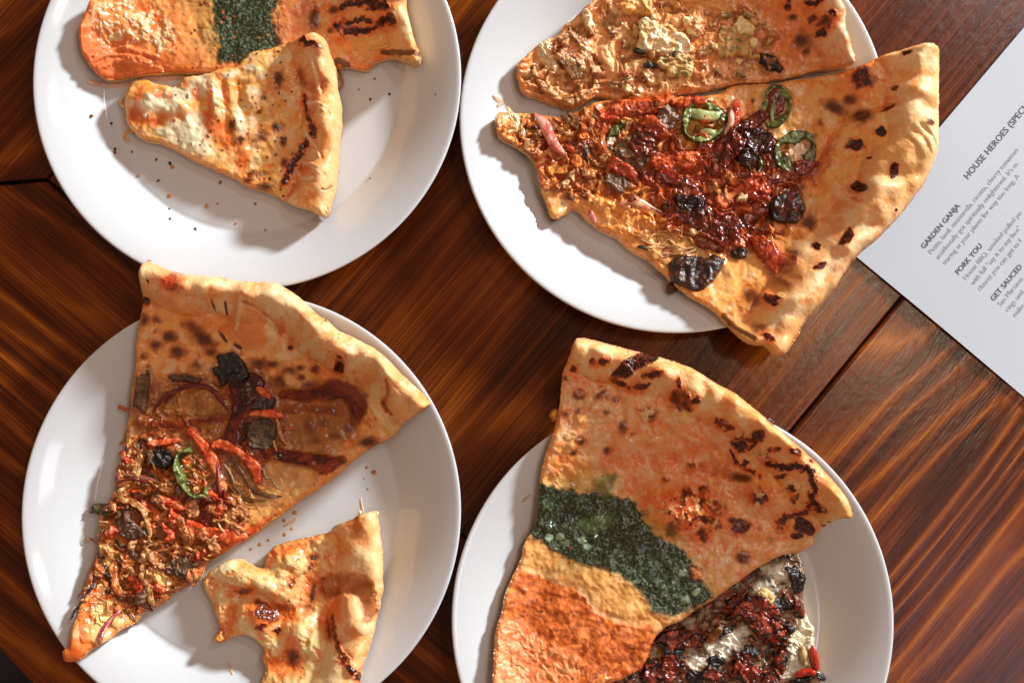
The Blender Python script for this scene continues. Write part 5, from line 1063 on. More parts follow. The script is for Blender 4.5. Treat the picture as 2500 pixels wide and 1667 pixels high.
S.paint(S.ell(1900, 725, 10, 6, 45, .3, .4), (250, 206, 130), .8, .6)
S.paint(S.poly([(1860, 640), (1930, 660), (1960, 720), (1920, 720), (1880, 690)], 10, 6), (150, 92, 40), .6)
S.paint(S.stroke([(1768, 770), (1795, 800), (1835, 830)], 5, .3, .4), (70, 34, 16), .8, -1.5)
S.paint(S.stroke([(1752, 768), (1790, 808), (1818, 832)], 6, .3, .4), (236, 186, 110), .8)
S.paint(S.poly([(1880, 860), (1900, 800), (1950, 780), (1960, 800), (1920, 858)], 8, 6), (226, 150, 76), .6)
S.bubbles(40, (S.sd > 12) & (S.crust < .6), (12, 34), (.4, 1.3))
S.bubbles(6, (S.crust > .7) & (S.sd > 14), (24, 56), (.6, 2.0), 3)
# sauce and browned centre
S.paint(S.poly([(1230, 290), (1400, 280), (1480, 250), (1640, 240), (1740, 240), (1840, 300), (1960, 420), (1920, 560), (1760, 600), (1600, 560), (1420, 500), (1330, 440), (1230, 330)], 22, 18), (156, 88, 36), .72, .8, .24)
S.paint(S.poly([(1330, 300), (1440, 265), (1470, 380), (1420, 470), (1370, 440)], 14, 12), (112, 60, 28), .7)
S.mess(S.poly([(1225, 290), (1400, 285), (1480, 255), (1640, 245), (1780, 260), (1860, 320), (1960, 420), (1930, 560), (1780, 620), (1600, 560), (1420, 500), (1330, 440), (1230, 330)], 18, 14), [(120, 66, 30), (168, 92, 40), (86, 44, 22), (196, 124, 58), (150, 50, 20), (206, 150, 84)], 24, 1.5, .18, .75)
S.sauce(S.poly([(1590, 370), (1720, 360), (1790, 330), (1850, 400), (1960, 400), (1985, 440), (1900, 470), (1880, 560), (1800, 610), (1720, 590), (1640, 560), (1600, 500), (1570, 440)], 8, 12), (148, 58, 20), .8, .8, .2, (90, 32, 12))
S.sauce(S.stroke([(1480, 290), (1510, 265), (1560, 255), (1600, 248), (1640, 250)], [20, 22, 20, 20, 12], .3, .25), (186, 74, 28), 1.2)
S.sauce(S.stroke([(1800, 250), (1795, 290), (1786, 330)], [9, 12, 9], .3, .25), (176, 54, 22), 1.2)
S.sauce(S.stroke([(1860, 590), (1890, 620), (1930, 640)], [16, 20, 14], .3, .3), (170, 66, 26), .8, .7)
S.sauce(S.stroke([(1440, 560), (1500, 560), (1560, 575)], [8, 12, 8], .4, .4), (170, 70, 28), .6, .7)
S.paint(S.poly([(1400, 470), (1490, 480), (1580, 520), (1600, 580), (1500, 570), (1420, 520)], 12, 10), (222, 160, 88), .6, .8)
for (x, y, rx, ry, r) in [(1690, 300, 20, 26, 0), (1885, 225, 30, 26, 0), (1945, 300, 22, 20, 0), (1690, 620, 30, 12, 0), (1790, 670, 26, 30, 20), (1820, 640, 20, 16, 0), (1460, 500, 30, 12, 20), (1780, 430, 14, 12, 0)]:
    S.paint(S.ell(x, y, rx, ry, r, .35, .5), (230, 180, 114), .7, .5, .22)
S.grain(22, .25); S.finish(); S5 = S
JG = ((66, 72, 28), (122, 130, 62), (172, 178, 112)); JD = ((44, 48, 20), (86, 90, 40), (128, 128, 72))
pepper_ring(S5, 1716, 298, 56, 54, 0, 2.6, .24, 0, 360, 3, JG, zadd=1.6, tilt=(4, -3))
strand(S5, 'pepper_membrane', [(1676, 272), (1705, 280), (1740, 284), (1756, 276)], [8, 13, 13, 6], ((150, 160, 96), (176, 182, 124)), 2.2, .2, M_VEG, .4, .1)
strand(S5, 'pepper_membrane', [(1708, 326), (1728, 322), (1748, 326)], [6, 9, 5], ((150, 160, 96), (176, 182, 124)), 2.2, .2, M_VEG, .4, .1)
lump(S5, 'sauce_blob', 1720, 292, 17, 11, 2.4, 0, ((226, 104, 40), (206, 84, 32)), .13, M_SAUCE, 1, .12, zadd=2, k=3)
lump(S5, 'sauce_blob', 1722, 334, 20, 10, 2.4, 25, ((226, 104, 40), (206, 84, 32)), .13, M_SAUCE, 1, .12, zadd=2.4, k=3)
lump(S5, 'sauce_blob', 1672, 252, 24, 14, 2.4, -20, ((206, 84, 34), (180, 60, 24)), .13, M_SAUCE, 1, .2, zadd=2.6, k=3)
lump(S5, 'sauce_blob', 1704, 246, 20, 12, 2.4, 10, ((200, 74, 30), (170, 54, 22)), .13, M_SAUCE, 1, .2, zadd=2.6, k=3)
pepper_ring(S5, 1894, 260, 38, 56, 10, 2.4, .26, 0, 360, 3, JG, zadd=1.0, tilt=(0, 12))
lump(S5, 'sauce_blob', 1894, 250, 24, 40, 1.8, 12, ((130, 46, 16), (96, 28, 12)), .13, M_SAUCE, 1, .2, zadd=.6)
strand(S5, 'pepper_membrane', [(1892, 248), (1884, 275), (1886, 300)], [3, 5, 3], ((120, 126, 66), (150, 154, 90)), 3.0, .2, M_VEG, .6, .1)
pepper_ring(S5, 1942, 374, 54, 58, 20, 2.4, .34, 0, 360, 3, JD, zadd=1.2)
lump(S5, 'cheese_blob', 1945, 372, 26, 30, 1.6, 30, ((206, 166, 130), (190, 140, 96)), .4, M_CHEESE, 1, .25, .6)
lump(S5, 'sauce_blob', 1965, 408, 34, 20, 2.0, -20, ((132, 44, 16), (104, 30, 12)), .14, M_SAUCE, 1, .2, zadd=1.6)
pepper_ring(S5, 1843, 402, 22, 24, 0, 2.0, .34, 0, 360, 2, JD, zadd=1.8)
pepper_ring(S5, 1516, 346, 38, 46, -10, 2.0, .30, 60, 300, 3, JD, zadd=.4)
lump(S5, 'cheese_blob', 1492, 344, 12, 14, 1.6, 0, ((236, 226, 200), (210, 190, 150)), .3, M_CHEESE, 1, .25, k=3)
BEEF = ((112, 44, 18), (74, 24, 12)); GREY = ((128, 92, 66), (98, 66, 44))
lump(S5, 'beef_piece', 1768, 372, 34, 62, 3.6, 38, ((130, 44, 16), (88, 26, 12)), .16, M_SAUCE, .6, .14, tilt=(0, 10))
lump(S5, 'mushroom_slice', 1850, 345, 40, 36, 3.4, 20, ((76, 26, 14), (52, 18, 12)), .16, M_SAUCE, .75, .14)
lump(S5, 'mushroom_slice', 1838, 296, 44, 18, 3.2, -32, ((110, 36, 16), (62, 18, 10)), .14, M_SAUCE, .8, .16)
lump(S5, 'mushroom_slice', 1828, 388, 30, 26, 2.6, 10, ((60, 24, 14), (42, 18, 12)), .18, M_SAUCE, .8, .16)
lump(S5, 'red_pepper_piece', 1600, 312, 36, 20, 3.2, 36, ((190, 78, 34), (160, 56, 26)), .16, M_VEG, .5, .06, tilt=(-8, 4), zadd=3.0)
lump(S5, 'beef_piece', 1626, 290, 26, 32, 3.0, 30, ((150, 116, 96), (116, 82, 62)), .25, M_MEAT, .6, .12, zadd=1.4)
lump(S5, 'beef_piece', 1572, 352, 34, 36, 3.2, 36, ((120, 44, 18), (84, 30, 14)), .16, M_SAUCE, .6, .1, zadd=1.6)
lump(S5, 'beef_piece', 1540, 372, 44, 44, 2.6, 40, ((128, 84, 46), (100, 64, 34)), .3, M_MEAT, .7, .1)
lump(S5, 'red_pepper_piece', 1520, 414, 38, 18, 3.0, 34, ((192, 76, 32), (168, 56, 24)), .18, M_VEG, .5, .06, tilt=(-8, 4), zadd=2.2)
lump(S5, 'beef_piece', 1505, 446, 32, 20, 2.6, 20, ((132, 96, 72), (104, 70, 48)), .3, M_MEAT, .7, .15)
lump(S5, 'red_pepper_piece', 1612, 400, 26, 16, 2.8, 25, ((206, 88, 40), (170, 60, 28)), .12, M_SAUCE, .6, .08, zadd=1)
lump(S5, 'red_pepper_piece', 1672, 392, 30, 18, 3.0, 20, ((206, 88, 40), (170, 60, 28)), .12, M_SAUCE, .6, .08, zadd=1)
lump(S5, 'red_pepper_piece', 1635, 424, 30, 14, 2.6, 30, ((196, 66, 28), (150, 42, 20)), .12, M_SAUCE, .6, .1, zadd=.8)
lump(S5, 'red_pepper_piece', 1846, 456, 34, 30, 3.4, 30, ((190, 72, 38), (156, 50, 26)), .12, M_SAUCE, .75, .1, zadd=1)
lump(S5, 'onion_piece', 1815, 482, 16, 9, 2.2, -20, ((232, 196, 150), (210, 150, 100)), .18, M_VEG, .8, .2, zadd=1.4, k=3)
drape(S5, 'charred_beef', [(1880, 490), (1915, 470), (1945, 468), (1962, 490), (1966, 520), (1945, 548), (1912, 545), (1885, 535)], 5, ((86, 30, 15), (40, 18, 13), (110, 40, 20)), .2, M_MEAT, edge=12, nz=.2, fine=20, follow=.4, char=.1)
drape(S5, 'charred_beef', [(1645, 628), (1690, 622), (1745, 632), (1768, 640), (1748, 680), (1726, 706), (1700, 716), (1668, 702), (1640, 690), (1636, 655)], 5.5, ((62, 30, 18), (38, 18, 14), (84, 34, 20)), .24, M_MEAT, edge=12, nz=.2, fine=20, follow=.4)
lump(S5, 'charred_beef', 1750, 640, 22, 18, 3.6, 12, ((70, 30, 18), (30, 16, 14)), .25, M_MEAT, .7, .2)
lump(S5, 'charred_beef', 1690, 500, 44, 24, 2.6, 20, ((54, 20, 12), (28, 14, 12)), .16, M_SAUCE, .8, .2)
lump(S5, 'charred_beef', 1806, 618, 20, 16, 2.6, 12, ((70, 30, 18), (36, 18, 14)), .22, M_MEAT, .7, .2)
lump(S5, 'red_pepper_piece', 1880, 622, 26, 58, 3.0, -36, ((168, 58, 26), (140, 42, 20), (190, 84, 40)), .16, M_VEG, .7, .08)
lump(S5, 'sauce_blob', 1765, 560, 40, 46, 2.6, 0, ((120, 34, 14), (88, 22, 10)), .12, M_SAUCE, 1, .12, .55)
lump(S5, 'charred_bit', 1570, 605, 14, 8, 1.6, 20, ((26, 18, 14), (40, 24, 16)), .4, M_MEAT, k=3)
lump(S5, 'charred_bit', 1640, 703, 14, 12, 1.8, 20, ((90, 46, 22), (60, 30, 18)), .3, M_MEAT, k=3, zadd=-2)
TAN = ((226, 180, 120), (180, 116, 60)); 
heap(S5, [(1560, 560), (1640, 552), (1735, 560), (1740, 600), (1690, 622), (1600, 630), (1570, 600)], 34, 44, (16, 38), [((206, 142, 66), (176, 108, 44)), ((222, 160, 84), (190, 120, 52)), TAN, ((170, 100, 42), (130, 72, 30))], (.8, 1.6), .9, ang=-4)
strand(S5, 'pork_shred', [(1236, 262), (1246, 285), (1262, 300), (1256, 318), (1240, 322)], [7, 14, 13, 10, 4], ((246, 214, 160), (214, 160, 98)), 1.2, .2, M_MEAT, .6, .25)
strand(S5, 'pork_shred', [(1274, 300), (1272, 322), (1280, 336)], [8, 9, 5], TAN, .8, .2)
strand(S5, 'onion_sliver', [(1302, 276), (1326, 302), (1342, 332), (1356, 356), (1384, 382)], [7, 14, 13, 12, 6], ((212, 84, 64), (226, 120, 104), (240, 176, 160)), 1.6, .16, M_VEG, .5, .04)
strand(S5, 'pork_shred', [(1304, 312), (1320, 328), (1316, 334)], [8, 9, 4], TAN, .8, .2)
strand(S5, 'pork_shred', [(1346, 300), (1362, 310), (1378, 318)], [6, 8, 4], ((232, 176, 110), (200, 130, 70)), 1, .2)
strand(S5, 'pork_shred', [(1372, 280), (1392, 300), (1410, 316)], [6, 8, 5], ((160, 104, 60), (120, 72, 40)), 1.8, .25)
strand(S5, 'pork_shred', [(1384, 270), (1404, 290), (1420, 300)], [6, 8, 5], ((176, 116, 70), (130, 80, 46)), 2.4, .25)
strand(S5, 'pork_shred', [(1424, 262), (1432, 284), (1446, 300), (1444, 312)], [6, 9, 8, 4], ((224, 140, 70), (190, 96, 44)), 2.4, .18)
strand(S5, 'pork_shred', [(1420, 288), (1426, 312), (1420, 332), (1434, 340)], [6, 8, 8, 6], ((226, 120, 54), (196, 86, 38)), 2.6, .15, M_SAUCE)
strand(S5, 'sauce_ribbon', [(1404, 378), (1408, 396), (1412, 412)], [8, 12, 8], ((226, 128, 56), (206, 92, 40)), 1.6, .13, M_SAUCE)
strand(S5, 'sauce_ribbon', [(1378, 352), (1392, 366), (1400, 374)], [5, 8, 5], ((206, 70, 40), (176, 48, 26)), 1.6, .13, M_SAUCE)
strand(S5, 'charred_shred', [(1420, 344), (1428, 372), (1438, 400)], [6, 10, 5], ((56, 30, 20), (32, 18, 14)), 1.0, .25)
strand(S5, 'pork_shred', [(1268, 360), (1290, 352), (1304, 346)], [6, 9, 4], ((196, 140, 78), (160, 100, 50)), .4, .3)
strand(S5, 'pork_shred', [(1320, 448), (1334, 460), (1356, 462)], [7, 11, 6], ((200, 112, 50), (160, 80, 36)), .4, .25)
strand(S5, 'pork_shred', [(1348, 540), (1362, 520), (1380, 505)], [6, 9, 6], ((140, 70, 30), (110, 52, 24)), -4, .25)
strand(S5, 'onion_sliver', [(1440, 512), (1448, 530), (1452, 548)], [4, 6, 4], ((226, 140, 130), (206, 84, 100), (244, 214, 196)), 1.0, .16, M_VEG, .6, .04)
strand(S5, 'onion_sliver', [(1505, 502), (1550, 492), (1585, 508), (1625, 525)], [5, 10, 9, 4], ((226, 150, 110), (206, 120, 84), (240, 196, 150)), 1.0, .2, M_VEG, .4, .04)
strand(S5, 'onion_sliver', [(1588, 506), (1612, 520), (1640, 528)], [1.6, 2, 1.4], ((130, 34, 50), (100, 26, 36)), 1.8, .2, M_VEG, 1, .04)
strand(S5, 'onion_sliver', [(1786, 268), (1784, 300), (1768, 330)], [5, 8, 5], ((234, 190, 166), (214, 120, 90)), 1.6, .16, M_VEG, .6, .04)
strand(S5, 'pork_shred', [(1738, 440), (1748, 458), (1756, 478)], [5, 8, 4], ((226, 160, 84), (150, 84, 36)), 3.0, .15)
strand(S5, 'pork_shred', [(1776, 450), (1770, 476), (1782, 496)], [4, 7, 4], ((214, 150, 84), (140, 80, 36)), 2.6, .15)
strand(S5, 'sauce_ribbon', [(1748, 480), (1764, 492), (1776, 504)], [7, 12, 8], ORG, 2.4, .13, M_SAUCE)
strand(S5, 'sauce_ribbon', [(1602, 232), (1612, 250), (1628, 244), (1634, 230)], [7, 9, 9, 6], ((230, 112, 44), (206, 84, 34)), 3.2, .13, M_SAUCE)
heap(S5, [(1230, 290), (1400, 285), (1470, 270), (1480, 400), (1440, 480), (1380, 500), (1320, 440), (1250, 350)], 60, 17, (8, 18), [PORK, TAN, BRN, ((168, 92, 40), (120, 60, 28)), TAN], (1.0, 2.2), .6)
DRK = ((112, 36, 14), (76, 22, 10), (140, 60, 26)); MID = ((140, 52, 20), (104, 34, 14), (170, 86, 40)); ORG5 = ((204, 84, 38), (160, 54, 24), (226, 130, 76))
for pts, w, cl in [([(1600, 424), (1650, 440), (1690, 470), (1722, 520), (1765, 562)], [10, 18, 20, 20, 16], DRK), ([(1700, 475), (1760, 446), (1802, 424), (1850, 440), (1905, 432), (1975, 416)], [10, 15, 14, 14, 16, 10], MID), ([(1765, 560), (1805, 545), (1850, 520), (1888, 500)], [16, 18, 17, 12], DRK), ([(1630, 505), (1690, 530), (1745, 566)], [14, 24, 20], DRK), ([(1490, 282), (1520, 260), (1580, 262), (1630, 250)], [12, 18, 20, 10], ORG5), ([(1596, 402), (1640, 396), (1685, 384), (1716, 398)], [12, 17, 17, 10], ORG5), ([(1750, 505), (1786, 474), (1832, 452)], [8, 14, 12], ORG5), ([(1700, 345), (1740, 375), (1760, 420)], [10, 15, 12], MID), ([(1790, 600), (1750, 600), (1700, 590)], [14, 18, 12], MID), ([(1545, 300), (1570, 330), (1560, 370)], [8, 14, 10], MID), ([(1640, 330), (1660, 360), (1650, 385)], [8, 12, 8], MID), ([(1480, 300), (1470, 340), (1490, 390), (1480, 430)], [8, 11, 10, 6], ((206, 100, 40), (170, 70, 28))), ([(1885, 470), (1925, 470), (1960, 455)], [10, 14, 8], DRK)]:
    ribbon(S5, 'sauce_ribbon', pts, w, 1.5, cl, .14, M_SAUCE, nz=.16, fine=34)
heap(S5, [(1480, 260), (1760, 250), (1850, 300), (1960, 430), (1900, 560), (1760, 620), (1640, 560), (1500, 500), (1450, 400)], 34, 18, (8, 20), [ORG5, TAN, BRN, ((120, 40, 16), (84, 24, 12)), ((96, 44, 22), (60, 26, 16)), GRY, ((170, 60, 24), (120, 36, 16))], (1.2, 2.6), .3, ('pork_shred', 'beef_bit'))

# ================================================================== slice 7: charred sausage slice under the pesto slice
o8 = [(1800, 1395), (1870, 1360), (1948, 1348), (1955, 1361), (1965, 1403), (1963, 1450), (1974, 1510), (1989, 1529), (1990, 1557), (1993, 1589), (2002, 1638), (2010, 1653), (1996, 1680), (1985, 1750), (1760, 1790), (1500, 1780), (1480, 1700), (1520, 1640), (1560, 1570), (1640, 1500), (1720, 1450)]
S = Slice('blackened sausage and white cheese slice under the pesto slice', o8, None, 3, T=7, hc=0, cw=10, seed=91, rag=3.0, nz=1.6, group='pizza slices on the plates',
          pal=[(150, 112, 84), (96, 52, 34), (72, 36, 26), (34, 24, 22)])
S.paint(S.poly([(1840, 1420), (1900, 1380), (1935, 1370), (1930, 1430), (1900, 1450), (1850, 1450)], 10, 6), (222, 214, 190), .9, .5, .25)
S.mess(sstep(3, 10, S.sd), [(110, 42, 24), (60, 30, 22), (36, 24, 22), (140, 60, 34), (190, 170, 136)], 26, 1.2, .18, .75); S.paint(sstep(.2, .6, S.n(16, 4, 3)), (24, 20, 20), .85, .5)
S.paint(S.poly([(1955, 1500), (1985, 1525), (1988, 1600), (1960, 1640), (1930, 1640), (1925, 1560)], 8, 6), (228, 216, 180), .9, 1.0, .25)
for (x, y, rx, ry, r) in [(1780, 1565, 34, 22, -25), (1700, 1618, 26, 14, -10), (1865, 1450, 24, 20, 30), (1930, 1625, 22, 26, 20), (1905, 1400, 30, 20, 0), (1760, 1600, 50, 20, -35)]:
    S.paint(S.ell(x, y, rx*1.15, ry*1.15, r, .6, .5), (232, 226, 206), .92, .6, .2)
S.flecks(120, S.sd > 4, [(20, 18, 18), (40, 28, 22)], (1.6, 3.6), .3)
S.grain(); S.finish(); S8 = S
SAU = ((132, 42, 22), (76, 26, 16), (168, 66, 38))
for (x, y, rx, ry, h, r, ch) in [(1868, 1515, 62, 44, 4.2, 35, .1), (1812, 1480, 44, 16, 3.4, -40, .16), (1790, 1470, 24, 14, 3.2, -40, .2), (1635, 1635, 44, 32, 4.2, -20, .08), (1822, 1640, 48, 36, 4.0, 40, .1), (1590, 1660, 22, 44, 3.6, 0, .14), (1655, 1560, 50, 30, 3.6, -20, .14), (1948, 1485, 14, 30, 2.8, -12, .1), (1900, 1560, 30, 24, 3.4, 0, .2), (1905, 1610, 24, 30, 3.2, 20, .2), (1700, 1560, 28, 20, 3.2, 10, .2), (1745, 1650, 30, 20, 3.2, 10, .2), (1880, 1660, 30, 22, 3.2, 10, .2)]:
    lump(S8, 'sausage_piece', x, y, rx, ry, h, r, SAU, .17, M_SAUCE, .75, .4, .35, char=ch*.5, charcol=(24, 16, 15))
for (x, y, rx, ry, r) in [(1940, 1405, 24, 34, -10), (1910, 1475, 26, 22, 0), (1925, 1530, 20, 14, 30), (1700, 1655, 30, 22, 0), (1640, 1590, 40, 16, 20), (1745, 1620, 24, 20, 0), (2002, 1652, 14, 10, 20), (1960, 1660, 30, 12, -10), (1835, 1590, 24, 14, 10), (1770, 1540, 24, 14, -30)]:
    lump(S8, 'charred_bit', x, y, rx, ry, 2.0, r, ((26, 22, 21), (48, 30, 24), (14, 13, 13)), .3, M_MEAT, 1.0, .5, .35)
strand(S8, 'red_pepper_strip', [(1984, 1575), (1988, 1605), (1996, 1636)], [6, 10, 6], ((196, 56, 34), (160, 36, 22)), 1.4, .2, M_VEG, .7, .05)
strand(S8, 'red_pepper_strip', [(1940, 1650), (1965, 1640), (1992, 1642)], [6, 9, 6], ((196, 46, 26), (160, 36, 22)), 1.6, .2, M_VEG, .7, .05)
strand(S8, 'mushroom_strip', [(1958, 1575), (1962, 1600), (1968, 1625)], [7, 9, 5], ((206, 178, 128), (160, 120, 70)), 1.4, .3, M_MEAT, .7, .1)
strand(S8, 'chicken_shred', [(1850, 1440), (1870, 1455), (1886, 1472)], [8, 13, 8], ((236, 208, 140), (206, 160, 90)), 1.6, .25, M_MEAT, .6, .25)
strand(S8, 'roasted_garlic', [(1728, 1568), (1745, 1550), (1762, 1530)], [6, 9, 8], ((176, 108, 44), (120, 66, 26)), 2.2, .25, M_MEAT, .8, .3)
strand(S8, 'roasted_garlic', [(1738, 1530), (1744, 1516), (1756, 1508)], [4, 5, 3], ((150, 96, 44), (100, 56, 26)), 2.2, .3, M_MEAT, .8, .3)

# ================================================================== slice 8: large pesto slice
o7 = [(1400, 838), (1407, 829), (1428, 826), (1458, 833), (1522, 850), (1564, 861), (1607, 872), (1681, 895), (1735, 929), (1794, 961), (1830, 990), (1866, 1020), (1911, 1059), (1966, 1106), (1998, 1135), (2041, 1184), (2064, 1214), (2076, 1242), (2068, 1261), (2041, 1265), (2015, 1285), (1992, 1306), (1985, 1330), (1952, 1350), (1923, 1352), (1869, 1376), (1827, 1405), (1784, 1435), (1742, 1465), (1699, 1491), (1661, 1518), (1629, 1530), (1597, 1563), (1586, 1601), (1571, 1627), (1550, 1642), (1516, 1660), (1478, 1675), (1440, 1720), (1380, 1780), (1290, 1770), (1215, 1720), (1203, 1667), (1205, 1610), (1210, 1546), (1223, 1503), (1233, 1452), (1252, 1408), (1272, 1365), (1276, 1340), (1290, 1310), (1303, 1298), (1312, 1260), (1316, 1206), (1320, 1181), (1322, 1150), (1332, 1113), (1347, 1066), (1362, 1023), (1370, 959), (1376, 906), (1388, 880), (1396, 850)]
r7 = [(1385, 815), (1428, 826), (1458, 833), (1522, 850), (1564, 861), (1607, 872), (1681, 895), (1735, 929), (1794, 961), (1866, 1020), (1911, 1059), (1966, 1106), (1998, 1135), (2041, 1184), (2064, 1214), (2090, 1275)]
S = Slice('large slice with a dark green pesto stripe and blistered cheese near the crust', o7, r7, 3, T=8, hc=17, cw=92, seed=107, rag=1.5, nz=1.5, group='pizza slices on the plates',
          pal=[(234, 184, 126), (222, 140, 76), (220, 144, 106), (184, 100, 46)], crustpal=[(230, 172, 98), (246, 212, 146), (222, 150, 78), (200, 112, 56)],
          lift=lambda X, Y: 7.5*sstep(1500, 1700, X*0.75+Y*0.45-60))
S.paint(sstep(12, 2, S.rd)*S.crust, (214, 138, 92), .5)
S.paint(S.poly([(1480, 1040), (1560, 1040), (1640, 1090), (1700, 1120), (1640, 1180), (1540, 1190), (1440, 1130)], 24, 18), (214, 140, 92), .5)
S.paint(S.poly([(1640, 1060), (1760, 1090), (1800, 1140), (1700, 1160), (1620, 1130)], 20, 14), (196, 104, 52), .6)
S.paint(S.poly([(1340, 1100), (1420, 1120), (1440, 1180), (1330, 1180), (1322, 1150)], 12, 8), (222, 162, 92), .6)
S.paint(S.ell(1470, 985, 50, 30, 20, .4, .5), (216, 180, 140), .6); S.paint(S.ell(1465, 1070, 30, 26, 20, .4, .5), (236, 200, 160), .6, .8)
for a in [(1413, 965, 15, 13), (1468, 963, 16, 13), (1586, 1010, 19, 17), (1522, 1042, 11, 16), (1419, 1076, 12, 12), (1483, 1100, 13, 10), (1381, 1008, 10, 9, 0, .7), (1402, 1104, 9, 8), (1481, 1006, 9, 8, 0, .7), (1505, 974, 12, 9, 0, .7), (1410, 1005, 9, 12, 0, .6), (1398, 1186, 9, 9), (1500, 1165, 11, 9, 0, .7), (1445, 1200, 10, 8, 0, .8), (1547, 1060, 5, 5), (1814, 1361, 17, 15), (1625, 1170, 9, 7), (1690, 1135, 12, 7), (1790, 1300, 16, 12), (1850, 1295, 13, 11), (1880, 1315, 12, 10, 0, .7), (1905, 1290, 14, 18, 0, .7)]: S.toast(*a)
S.bubbles(70, (S.sd > 12) & (S.crust < .4) & (S.Y < 1330), (12, 38), (.6, 2.2))
S.bubbles(9, (S.crust > .7) & (S.sd > 10), (18, 44), (.8, 2.2), 3)
# mound near the crust
S.hill(1655, 1240, 118, 78, 18, 13); S.hill(1870, 1205, 84, 68, 20, 9); S.hill(1780, 1080, 60, 40, 30, 2.5); S.hill(1670, 1000, 40, 50, -20, 2)
S.paint(S.ell(1660, 1250, 98, 58, 18, .3, .35), (222, 108, 44), .95)
S.paint(S.ell(1600, 1260, 40, 40, 0, .4, .5), (226, 146, 66), .6)
S.paint(S.ell(1880, 1190, 60, 50, 20, .25, .45), (228, 158, 84), .85, 0, .2)
S.paint(S.ell(1925, 1185, 18, 10, 45, .3, .5), (252, 214, 150), .8, .3)
S.paint(S.stroke([(1690, 1150), (1760, 1150), (1800, 1170), (1840, 1220)], 20, .4, .6), (166, 84, 34), .6)
for (x, y, rx, ry, r) in [(1680, 1200, 18, 14, 0), (1716, 1196, 14, 18, 0), (1745, 1238, 24, 14, 40), (1700, 1245, 12, 10, 0), (1806, 1276, 26, 20, 30), (1717, 1305, 13, 22, -30), (1640, 1290, 14, 20, 20), (1770, 1225, 20, 12, 30), (1665, 1260, 10, 8, 0), (1850, 1212, 16, 20, 0), (1730, 1270, 16, 12, 0)]: S.blister(x, y, rx, ry, r, 1.0, .75)
for (x, y, rx, ry, r) in [(1735, 1180, 5, 20, -20), (1790, 1235, 36, 18, 35), (1755, 1205, 5, 20, -30), (1700, 1220, 8, 6, 0)]:
    S.paint(S.ell(x, y, rx, ry, r, .4, .4), (248, 190, 120), .7, .6, .2)
S.burn(S.poly([(1486, 925), (1512, 890), (1545, 870), (1570, 862), (1606, 872), (1590, 890), (1560, 902), (1535, 922), (1505, 930)], 4, 4), 1.5)
for (x, y, rx, ry, r) in [(1445, 887, 9, 9, 0), (1470, 886, 15, 8, -20), (1586, 918, 26, 8, -12), (1562, 944, 20, 8, -10), (1512, 936, 22, 6, 25), (1390, 921, 13, 10, 0), (1400, 902, 8, 7, 0), (1655, 975, 17, 26, -10), (1675, 985, 10, 20, -20), (1694, 978, 11, 9, 0), (1762, 1036, 24, 9, 38), (1934, 1104, 15, 9, 20), (1973, 1125, 6, 4, 0), (1875, 1096, 6, 6, 0), (1890, 1098, 8, 6, 0), (1652, 935, 6, 14, -10)]: S.blister(x, y, rx, ry, r, 1.1, .8)
S.burn(S.ell(1690, 1250, 88, 46, 20, .3, .5)*sstep(.12, .42, S.n(22, 3, 51)), 1.2, None, .85)
S.paint(S.ell(1680, 1245, 92, 50, 20, .3, .5)*sstep(.1, .4, S.n(17, 3, 52)), (250, 176, 104), .6, .8, .16)
bd = np.exp(-((S.u-.86)/.22)**2)*sstep(1700, 1850, S.X+.5*(S.Y-1000))
S.paint(bd*sstep(-.1, .4, S.n(30, 3, 53)), (214, 112, 44), .6, .8, .18)
S.burn(bd*sstep(.12, .42, S.n(24, 3, 54)), 1.4, None, .9)
S.paint(bd*sstep(.15, .45, S.n(19, 3, 55)), (252, 208, 146), .55, .9, .18)
cz = (1-S.crust)*sstep(1330, 1280, S.Y)*sstep(6, 16, S.sd)
S.paint(cz*sstep(.15, .5, S.n(30, 4, 56)), (246, 208, 164), .55, .5, .18)
S.paint(cz*sstep(.2, .55, S.n(38, 3, 57)), (200, 108, 50), .45, -.3)
S.paint(S.ell(1675, 1020, 18, 16, 0, .4, .4), (250, 208, 130), .7, .5, .2)
S.burnline([(1788, 1084), (1812, 1090), (1836, 1078), (1848, 1064)], [7, 9, 9, 9], 1.6)
S.burnline([(1783, 1099), (1796, 1125), (1819, 1142), (1849, 1161)], [3, 4, 4, 6], 1.2)
S.toast(1809, 1165, 25, 10, 8); S.blister(1820, 1130, 9, 8, 0, .8)
S.burnline([(1870, 1130), (1913, 1142), (1934, 1138), (1962, 1146), (1975, 1172), (1975, 1204), (1979, 1231), (1994, 1244)], [5, 7, 7, 9, 8, 7, 8, 5], 1.8)
S.burnline([(1975, 1248), (1950, 1256), (1912, 1264), (1905, 1280)], [5, 6, 7, 8], 1.4, .7)
S.burn(S.ell(1962, 1286, 30, 20, 30, .3, .2), 1.8); S.burn(S.ell(1948, 1308, 16, 8, 0, .3, .3), 1.0)
